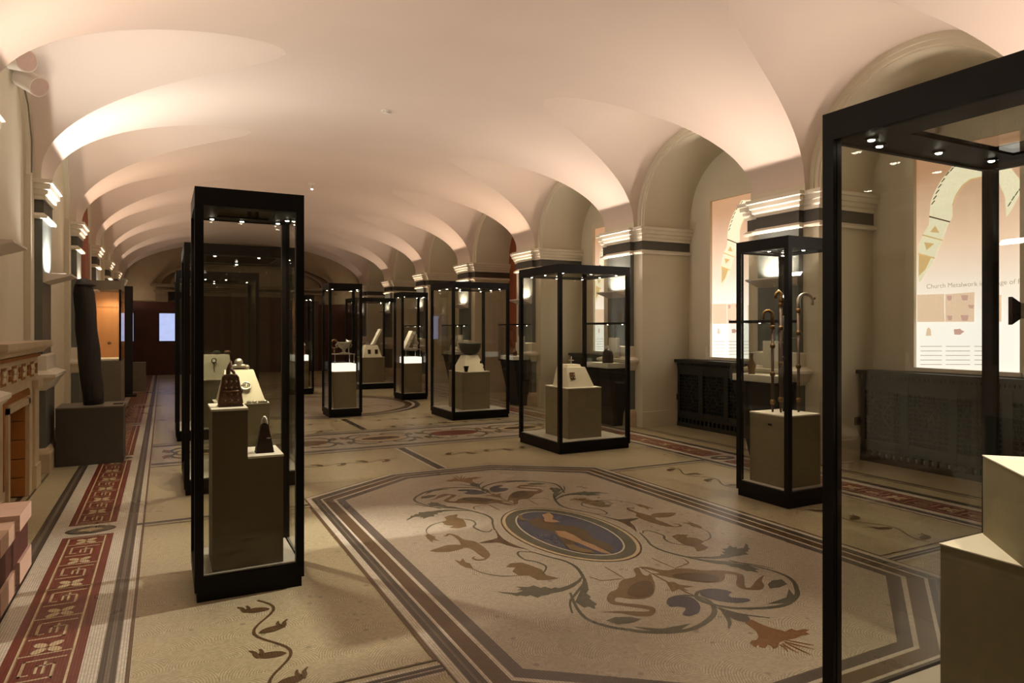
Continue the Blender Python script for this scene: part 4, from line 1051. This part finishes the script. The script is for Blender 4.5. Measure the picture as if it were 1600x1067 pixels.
for bay in range(3):
    yc = (PC(bay - 1) + PC(bay)) / 2
    xw = side_x(1, XW + DEPR)
    zb, zt = 1.07, 3.42; hw = .52
    win = thing(f'window_{bay + 1}', 'x', 'window', (xw, yc, zb)); del win['label'], win['category']; struct(win)
    fr = MB()
    for k_, (o_, d_) in enumerate(((.0, .075), (.05, .055), (.09, .03))):
        a = hw + o_; 
        fr.box(xw - d_, xw, yc - a - .05, yc - a, zb, zt + o_ + .05); fr.box(xw - d_, xw, yc + a, yc + a + .05, zb, zt + o_ + .05); fr.box(xw - d_, xw, yc - a, yc + a, zt + o_, zt + o_ + .05)
    fr.build('frame', M_WALL, win)
    MB().box(xw - .10, xw, yc - hw - .02, yc + hw + .02, zb - .03, zb + .01).build('sill', M_MOULD, win)
    for s in (-1, 1):
        yy = yc + s * (hw + .06)
        MB().frustum(xw - .05, yy, 1.04, 1.24, .035, .03, .015, .04).build('scroll_foot', M_MOULD, win)
    lb = thing('light_box', ('backlit panel with arch print, seen through the big cut-off case', 'backlit panel in the recess behind the crozier case', 'backlit panel in the third recess, behind the book-shrine case')[bay], 'light panel', (xw, yc, zb), 'backlit window panels')
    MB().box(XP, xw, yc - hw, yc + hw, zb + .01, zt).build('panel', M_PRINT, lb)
    xf = XP - .002
    def flat_px(pts, m, name, dx=0.0):
        q = [PN(u, v, yc) for u, v in pts]
        if bay == 1 and name.startswith('arch'): q = [(y - .17, z + .10) for y, z in q]
        q = [(min(max(y, yc - hw + .002), yc + hw - .002), min(z, zt - .01)) for y, z in q]
        if max(y for y, z in q) - min(y for y, z in q) < .004: return
        MB().slab_yz(q, xf - dx - .0012, xf - dx).build(name, m, lb)
    P = lambda x, y: (1420 + .225 * x, 240 + .225 * y)
    flat_px([P(*p) for p in ((330, 60), (290, 110), (230, 180), (185, 260), (155, 330), (145, 430), (290, 468), (305, 430), (302, 360), (325, 290), (370, 220), (430, 175), (500, 160), (560, 160), (620, 180), (670, 300), (680, 440), (720, 380), (800, 250), (800, 200), (700, 85), (600, 60), (450, 50))], E_RING, 'arch_print')
    flat_px([P(*p) for p in ((145, 440), (140, 500), (100, 560), (68, 650), (66, 850), (78, 900), (160, 770), (235, 600), (270, 500), (290, 470))], E_RING, 'arch_print')
    flat_px([P(*p) for p in ((145, 432), (290, 470), (288, 478), (143, 441))], E_INK, 'arch_detail', .001)
    flat_px([P(*p) for p in ((98, 560), (238, 598), (236, 606), (96, 569))], E_GOLD, 'arch_detail', .001)
    flat_px([P(*p) for p in ((68, 690), (185, 722), (182, 730), (68, 699))], E_GOLD, 'arch_detail', .001)
    flat_px([P(*p) for p in ((302, 360), (325, 290), (370, 220), (430, 175), (500, 160), (560, 160), (560, 166), (500, 167), (435, 182), (376, 226), (332, 293), (309, 362))], E_GOLD, 'arch_detail', .001)
    flat_px([P(*p) for p in ((185, 500), (150, 545), (215, 550))], E_GOLD, 'arch_detail', .001)
    flat_px([P(*p) for p in ((110, 615), (180, 625), (125, 670))], E_GOLD, 'arch_detail', .001)
    flat_px([P(*p) for p in ((72, 690), (158, 720), (120, 800), (72, 850))], E_GOLD, 'arch_detail', .001)
    for p in ((165, 340), (178, 305), (195, 265), (212, 225), (235, 185), (265, 140), (295, 110), (325, 80)):
        flat_px([P(p[0] - 10, p[1] + 14), P(p[0] - 2, p[1] + 14), P(p[0] + 22, p[1] - 14), P(p[0] + 12, p[1] - 14)], E_INK, 'arch_detail', .001)
    for p in ((700, 350), (725, 310), (750, 275), (775, 240)):
        flat_px([P(p[0] - 12, p[1] + 16), P(p[0] - 4, p[1] + 16), P(p[0] + 16, p[1] - 16), P(p[0] + 8, p[1] - 16)], E_INK, 'arch_detail', .001)
    Q = lambda x, y: (1420 + .1687 * x, 420 + .1687 * y)
    flat_px([Q(78, 240), Q(330, 232), Q(335, 490), Q(80, 492)], E_PINK, 'picture')
    flat_px([Q(340, 235), Q(612, 215), Q(608, 490), Q(340, 490)], E_PINK, 'picture')
    flat_px([Q(710, 250), Q(860, 240), Q(860, 490), Q(715, 492)], E_PINK, 'picture')
    E_ROSE = emit('print_rose', '#eebfae', 1.0, '#a07060', var=.4, scale=80)
    for p in ((378, 270, 25, 22), (520, 268, 35, 24), (382, 455, 25, 22), (520, 455, 38, 26), (580, 350, 28, 16)):
        flat_px([Q(p[0] - p[2], p[1] - p[3]), Q(p[0] + p[2], p[1] - p[3]), Q(p[0] + p[2] * .7, p[1] + p[3]), Q(p[0] - p[2] * .6, p[1] + p[3])], E_ROSE, 'picture_detail', .001)
    flat_px([Q(160, 620), Q(170, 560), Q(185, 540), Q(205, 560), Q(212, 620)], E_PINK, 'picture')
    flat_px([Q(420, 560), Q(480, 555), Q(490, 568), Q(518, 580), Q(490, 600), Q(480, 610), Q(425, 608)], E_ROSE, 'picture')
    for r in range(5):
        v = 715 + r * 42
        for (a, b) in ((110, 310), (345, 570), (610, 760)):
            flat_px([Q(a, v), Q(b, v), Q(b, v + 6), Q(a, v + 6)], E_TEXT, 'text_line')
    if bay == 0:
        for body, (u, v), (u2, _) in (('Church Metalwork in an Age of Reform', (1448, 448), (1628, 0)),):
            me = text_mesh(body, .1); q0 = PN(u, v, yc); q1 = PN(u2, v, yc)
            wdt = max(p.co.x for p in me.vertices); sc = abs(q1[0] - q0[0]) / wdt
            o = bpy.data.objects.new('lettering', me); COL.objects.link(o); me.materials.append(E_TEXT)
            o.rotation_euler = (pi / 2, 0, -pi / 2); o.scale = (sc, sc, sc)
            o.location = Vector((xf - .002, q0[0], q0[1] - .02)) - Vector(lb['_w']); o.parent = lb

def radiator(label, yc, bay):
    xw = side_x(1, XW + DEPR) - .002; xf = xw - .26
    y0, y1 = yc - 1.02, yc + 1.02
    t = thing('radiator_casing', label, 'radiator cover', (xf, yc, 0), 'cast radiator casings under the windows')
    fr = MB()
    fr.box(xf, xf + .03, y0, y1, .16, .24); fr.box(xf, xf + .03, y0, y1, .80, .90)
    nb = 4; w = (y1 - y0) / nb
    for i in range(nb + 1):
        y = y0 + i * w; fr.box(xf - .005, xf + .03, max(y0, y - .045), min(y1, y + .045), .16, .90)
    fr.box(xf + .03, xw, y0, y0 + .02, .06, .96); fr.box(xf + .03, xw, y1 - .02, y1, .06, .96)
    fr.build('frame', M_RAD, t)
    MB().box(xf - .04, xw, y0 - .04, y1 + .04, .985, 1.03).build('top_shelf', M_RAD, t)
    co = MB().box(xf - .015, xf + .03, y0, y1, .90, .985)
    for i in range(48):
        y = y0 + .02 + i * (y1 - y0 - .04) / 47; co.box(xf - .03, xf - .015, y - .008, y + .008, .945, .975)
    co.build('dentil_frieze', M_RAD, t)
    MB().box(xf + .06, xf + .08, y0 + .02, y1 - .02, .1, .95).build('back_board', M_RADDK, t)
    for i in range(nb):
        a, b = y0 + i * w + .045, y0 + (i + 1) * w - .045
        g = MB()
        ny = int((b - a) / .05); nz = 11
        for j in range(1, ny): y = a + (b - a) * j / ny; g.box(xf + .008, xf + .02, y - .007, y + .007, .24, .80)
        for j in range(1, nz): z = .24 + .56 * j / nz; g.box(xf + .008, xf + .02, a, b, z - .007, z + .007)
        ym = (a + b) / 2
        for r in (.07, .13, .18):
            g.tube([(xf + .014, ym + r * cos(2 * pi * q / 20), .52 + r * 1.2 * sin(2 * pi * q / 20)) for q in range(21)], .007, 5)
        for q in range(4):
            an = q * pi / 2 + pi / 4; g.tube([(xf + .012, ym, .52), (xf + .012, ym + .17 * cos(an), .52 + .25 * sin(an))], .011, 5)
        g.build('grille', M_RAD, t)
    bs = MB().box(xf - .02, xf + .04, y0, y1, 0, .06); bs.box(xf - .01, xf + .04, y0, y1, .13, .16)
    ns = 24
    for j in range(ns + 1):
        y = y0 + (y1 - y0) * j / ns; bs.box(xf - .01, xf + .04, max(y0, y - .018), min(y1, y + .018), .06, .13)
    bs.build('slotted_base', M_RAD, t)
    return t
radiator('dark cast radiator casing seen through the big cut-off case', (PC(-1) + PC(0)) / 2, 0)
radiator('dark cast radiator casing with grilles behind the crozier case', (PC(0) + PC(1)) / 2, 1)
radiator('dark cast radiator casing in the third recess behind the book-shrine case', (PC(1) + PC(2)) / 2, 2)
def socket(label, y, x, z):
    t = thing('wall_socket', label, 'socket', (x, y, z), 'dark twin sockets on the pier sides')
    MB().box(x - .075, x + .075, y - .012, y, z - .045, z + .045).build('plate', M_BRONZE, t)
    for q in (-.035, .035):
        MB().box(x + q - .022, x + q + .022, y - .017, y - .012, z - .025, z + .02).build('outlet', M_BLACK, t)
socket('dark twin socket on the pier side beside the crozier case radiator', PC(1) - .51, 7.22, .44)
socket('dark twin socket on the pier side, seen through the big cut-off case', PC(0) - .51, 7.15, .44)
t = thing('exit_sign', 'small dark exit sign above the third recess panel', 'sign', (7.36, 10.55, 3.55))
MB().box(7.35, 7.39, 10.4, 10.62, 3.5, 3.6).build('box', M_BLACK, t)
MB().box(7.345, 7.35, 10.44, 10.5, 3.52, 3.58).build('pictogram', M_GREEN, t)

# ================================================================== FIREPLACE SIDE
def fireplace():
    xf = -1.10; xw = side_x(-1, XW + DEPL) + .005
    y0, y1 = 6.02, 7.98; o0, o1 = 6.58, 7.43
    t = thing('fireplace', 'cream marble chimneypiece with amber inlay between the pilasters', 'fireplace', (xf, 7.0, 0))
    for a, b in ((y0, o0), (o1, y1)):
        MB().box(xw, xf, a, b, 0, 1.04).build('jamb', M_MARBLE, t)
        MB().box(xf, xf + .035, a if a == y0 else b - .26, a + .26 if a == y0 else b, 0, .22).build('jamb_base', M_MARBLE, t)
        MB().box(xf, xf + .02, a if a == y0 else b - .24, a + .24 if a == y0 else b, .22, .95).build('jamb_panel', M_MARBLE, t)
        MB().box(xf, xf + .05, a - .01 if a == y0 else b - .27, a + .27 if a == y0 else b + .01, .95, 1.02).build('jamb_capital', M_MARBLE, t)
    MB().box(xw, xf, o0, o1, .86, 1.04).build('lintel', M_MARBLE, t)
    # amber strips round the opening
    for (a, b, c, d) in ((o1 + .10, o1 + .15, .25, .95), (o0 - .15, o0 - .10, .25, .95), (o0 - .10, o1 + .10, .90, .965)):
        MB().box(xf, xf + .006, a, b, c, d).build('amber_strip', M_AMBER, t)
    for (a, b, c, d) in ((o1, o1 + .07, 0, .90), (o0 - .07, o0, 0, .90), (o0 - .07, o1 + .07, .83, .88)):
        MB().box(xf, xf + .022, a, b, c, d).build('slip', M_MARBLE, t)
    fz = MB().box(xw, xf + .01, y0, y1, 1.04, 1.24).build('frieze', M_MARBLE, t)
    n = 9; w = (y1 - y0 - .1) / n
    for i in range(n):
        c = y0 + .05 + w * (i + .5)
        MB().box(xf + .010, xf + .014, c - w * .42, c + w * .42, 1.06, 1.20).build('frieze_panel', M_AMBER if i % 2 else M_MARBLE, t)
        fl = MB()
        for q in range(4):
            an = q * pi / 2 + pi / 4; pts = []
            for s in range(10):
                tt = 2 * pi * s / 10; px = .036 + .028 * cos(tt); py = .017 * sin(tt)
                pts.append((c + px * cos(an) - py * sin(an), 1.13 + px * sin(an) + py * cos(an)))
            fl.slab_yz(pts, xf + .014, xf + .022)
        fl.build('frieze_flower', M_CREAMSTAND if i % 2 else M_AMBER, t)
    MB().box(xw, xf + .03, y0 - .01, y1 + .01, 1.24, 1.27).build('bed_mould', M_AMBER, t)
    sh = MB(); pr = [(.0, 1.27), (.05, 1.28), (.07, 1.31), (.11, 1.33), (.12, 1.345), (.12, 1.39), (.0, 1.39)]
    sh.sweep([(xw, y1), (xf, y1), (xf, y0), (xw, y0)][::-1], pr); sh.box(xw, xf, y0, y1, 1.27, 1.389)
    sh.build('mantel_shelf', M_MARBLE, t)
    # tiled fire opening: each course of firebrick its own piece
    for r in range(5):
        z = .012 + r * .168
        MB().box(xw + .0, xw + .03, o0, o1, z, z + .16).build('firebrick', M_BRICK, t)
    for r in range(5):
        z = .012 + r * .168
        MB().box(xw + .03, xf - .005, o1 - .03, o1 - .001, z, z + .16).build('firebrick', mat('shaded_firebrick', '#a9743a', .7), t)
    return t
fireplace()
t = thing('bench', 'low bench of thick pinkish timber slats beside the chimneypiece', 'bench', (-.95, 4.25, 0))
for i in range(4):
    b = 5.205 - i * .52; a = b - .385
    MB().box(-1.16, -.745, a, b, .325, .42).build('seat_slat', M_BENCH, t)
    MB().box(-1.16, -.745, a, b, .02, .146).build('base_slat', M_BENCH, t)
for x in (-1.12, -.83):
    MB().box(x, x + .07, 3.28, 5.18, .146, .325).build('rail', M_BENCHRED, t)
    MB().box(x, x + .07, 3.28, 5.18, 0, .02).build('runner', M_BENCHRED, t)

plinth('dark grey block plinth under the standing bog-oak log', -1.05, -.41, 8.83, 9.38, .64, z0=0.0, top=M_GREYBOX2, body=M_GREYBOX, group='plinths along the fireplace wall')
t = thing('carved_log', 'tall dark carved log standing upright on the grey block', 'log', (-.72, 9.1, .64))
pts = []; rad = []
for i in range(19):
    f = i / 18; z = .64 + 1.43 * f
    pts.append((-.715 - .095 * f - .012 * sin(pi * f) - .10 * max(0, f - .8), 9.1 + .03 * f, z)); rad.append(.098 + .012 * sin(3 * f + .4) - (.0 if f < .93 else (f - .93) * .7))
mb = MB().tube(pts, rad, 18); o = mb.build('trunk', M_LOG, t)
for v in o.data.vertices:
    w = v.co; k = .006 * sin(4 * w.z + 4 * atan2(w.y, w.x)) + .004 * sin(23 * w.z + 3 * w.x * 40)
    v.co.x += k; v.co.y += k * .6
MB().tube([(-.80 + .088 * cos(2 * pi * i / 18), 9.13 + .088 * sin(2 * pi * i / 18), 2.0) for i in range(19)], .016, 8).build('carved_collar', M_LOG, t)
tag(MB().box(-.52, -.42, 9.0, 9.12, .64, .648).build('caption_plate', M_BLACK), 'small black caption plate on the grey block', 'caption')

# orange wall case
x0, x1, y0, y1 = -1.10, -.63, 12.9, 14.0
t = thing('wall_case', 'wall case with orange backboard behind the standing log', 'display case', ((x0 + x1) / 2, 13.4, 0))
MB().box(x0, x1, y0, y1, 0, .98).build('base', M_GREYBOX2, t)
MB().box(x0, x1, y1 - .03, y1, .98, 2.15).build('backboard', M_ORANGE, t)
MB().box(x0, x0 + .03, y0, y1 - .03, .98, 2.15).build('side_board', M_ORANGE, t)
MB().box(x0, x1, y0, y1, 2.15, 2.29).build('head', M_GREYBOX2, t)
MB().box(x0 + .02, x1, y0, y0 + .01, .98, 2.15).build('pane', GLASS, t)
MB().box(x1 - .01, x1, y0 + .01, y1, .98, 2.15).build('pane', GLASS, t)
MB().box(x1 - .03, x1, y0, y0 + .03, .98, 2.15).build('post', M_STEEL, t)
MB().box(x0 + .1, x1 - .06, y0 + .15, y1 - .1, 1.86, 1.87).build('shelf', GLASS, t)
MB().box(x0 + .04, x1 - .02, y0 + .02, y1 - .03, .98, 1.0).build('deck', M_PTOP, t)
lamp('SPOT', 'spot_lamp', (x1 - .12, y0 + .2, 2.13), 30, (1, .78, .5), t, aim=(x0 + .25, y1, 1.4), spot_size=radians(110), spot_blend=.8, shadow_soft_size=.03)
lamp('SPOT', 'spot_lamp', (x1 - .12, y1 - .4, 2.13), 26, (1, .78, .5), t, aim=(x0 + .2, y1, 1.2), spot_size=radians(110), spot_blend=.8, shadow_soft_size=.03)
tag(MB().ball((-.84, 13.6, 1.26), .03).build('gold_ornament', M_BRONZE), 'tiny gold ornament against the orange backboard', 'ornament')
plinth('far grey plinth before the black upright panel', -.77, -.40, 18.7, 19.1, .69, z0=0.0, top=M_GREYBOX2, body=M_GREYBOX2, group='plinths along the fireplace wall')
t = thing('black_panel', 'black upright panel standing beyond the orange wall case', 'panel', (-.8, 17.4, 0))
MB().box(-.86, -.62, 17.35, 17.43, 0.05, 2.45).build('board', M_BLACK, t); MB().box(-.95, -.55, 17.2, 17.6, 0, .05).build('foot', M_BLACK, t)
for lab, xa, xb in (('bright bluish screen on the dark red end wall', -.14, .36), ('slim bluish screen at the corner of the end wall', -1.08, -.88)):
    t = thing('wall_screen', lab, 'screen', ((xa + xb) / 2, YE - .06, 1.1), 'screens on the end wall')
    MB().box(xa - .02, xb + .02, YE - .10, YE - .05, 1.09, 2.03).build('bezel', M_BLACK, t)
    MB().box(xa, xb, YE - .104, YE - .10, 1.11, 2.01).build('display', E_SCREEN, t)

# ================================================================== CEILING AND WALL FITTINGS
def twin_spot(label, sgn, y, z, aims):
    X = lambda d: side_x(sgn, d)
    t = thing('twin_spotlight', label, 'spotlight', (X(.2), y, z), 'twin spotlights high on the side walls')
    def cyl(a, b, r, name, m, par, n=20):
        o = MB().tube([a, b], r, n).build(name, m, par); smooth_by_angle(o, 40); return o
    dep = (XW + DEPR - .05) if sgn > 0 else (XW + DEPL)
    w0 = X(dep)
    d0 = -sgn * abs(w0 - X(-.0)) 
    MB().box(min(w0, w0 - sgn * .04), max(w0, w0 - sgn * .04), y - .07, y + .07, z - .12, z + .06).build('wall_plate', M_WHITE, t)
    for i, (h, tgt) in enumerate(aims):
        h = Vector(h); dr = (Vector(tgt) - h).normalized() if tgt else Vector((.55, -.8, .1)).normalized()
        r = .10 - .008 * i
        hd = cyl(tuple(h - dr * .13), tuple(h + dr * .11), r, 'lamp_head', M_WHITE, t)
        cyl(tuple(h + dr * .11), tuple(h + dr * .116), r * .9, 'lamp_face', mat('pinkish_lens', '#c9aea0', .4), hd)
        MB().tube([(w0, y, z - .02), tuple(h - dr * .10)], .016, 8).build('bracket', M_GREYBOX2, t)
    return t
tw = twin_spot('pair of white cylinder spotlights high on the fireplace wall', -1, 7.85, 3.97, [((-1.17, 7.5, 3.93), (1.5, 4.6, 2.9)), ((-1.10, 7.68, 3.79), (2.0, 4.9, 1.5))])
lamp('SPOT', 'spot_beam', (-.98, 7.52, 3.70), 700, (1, .86, .68), tw, aim=(1.7, 4.5, 0), spot_size=radians(24), spot_blend=.5, shadow_soft_size=.04)
t2 = twin_spot('pair of white cylinder spotlights high on the window wall', 1, 4.5, 3.72, [((7.12, 4.5, 3.74), (0, 4.3, 0)), ((7.12, 4.62, 3.66), (.5, 4.9, 0))])
lamp('SPOT', 'spot_beam', (6.98, 4.5, 3.66), 2300, (1, .9, .77), t2, aim=(-.35, 4.25, 0), spot_size=radians(26), spot_blend=.6, shadow_soft_size=.03)
MB().tube([(-1.185, 8.3, 3.07), (-1.185, 8.3, 3.4), (-1.20, 8.2, 3.72), (-1.22, 7.97, 3.93)], .008, 6).build('cable', M_GREYBOX2, tw)
def vz(x): return ZS + VB * sqrt(1 - ((x - CX) / HA) ** 2)
t = thing('smoke_detector', 'round white smoke detector on the vault crown, further off', 'smoke detector', (2.64, 14.03, vz(2.64)))
MB().lathe([(.03, -.12), (.05, -.115), (.055, -.09), (.03, -.08), (.02, -.03), (.07, -.02), (.075, .002)], 2.64, 14.03, 18, vz(2.64)).build('body', M_WHITE, t)
MB().ball((2.64, 14.03, vz(2.64) - .12), .018).build('indicator', E_LED, t)
t = thing('ceiling_sensor', 'small white sensor on the vault above the carpet mosaic', 'sensor', (2.64, 8.92, vz(2.64)))
MB().lathe([(.015, -.04), (.03, -.035), (.035, -.012), (.055, -.008), (.058, .002)], 2.64, 8.92, 16, vz(2.64)).build('body', M_WHITE, t)
MB().box(2.60, 2.72, 8.90, 8.94, vz(2.64) - .035, vz(2.64) - .02).build('arm', M_WHITE, t)
for o in list(bpy.data.objects):
    if '_w' in o: del o['_w']
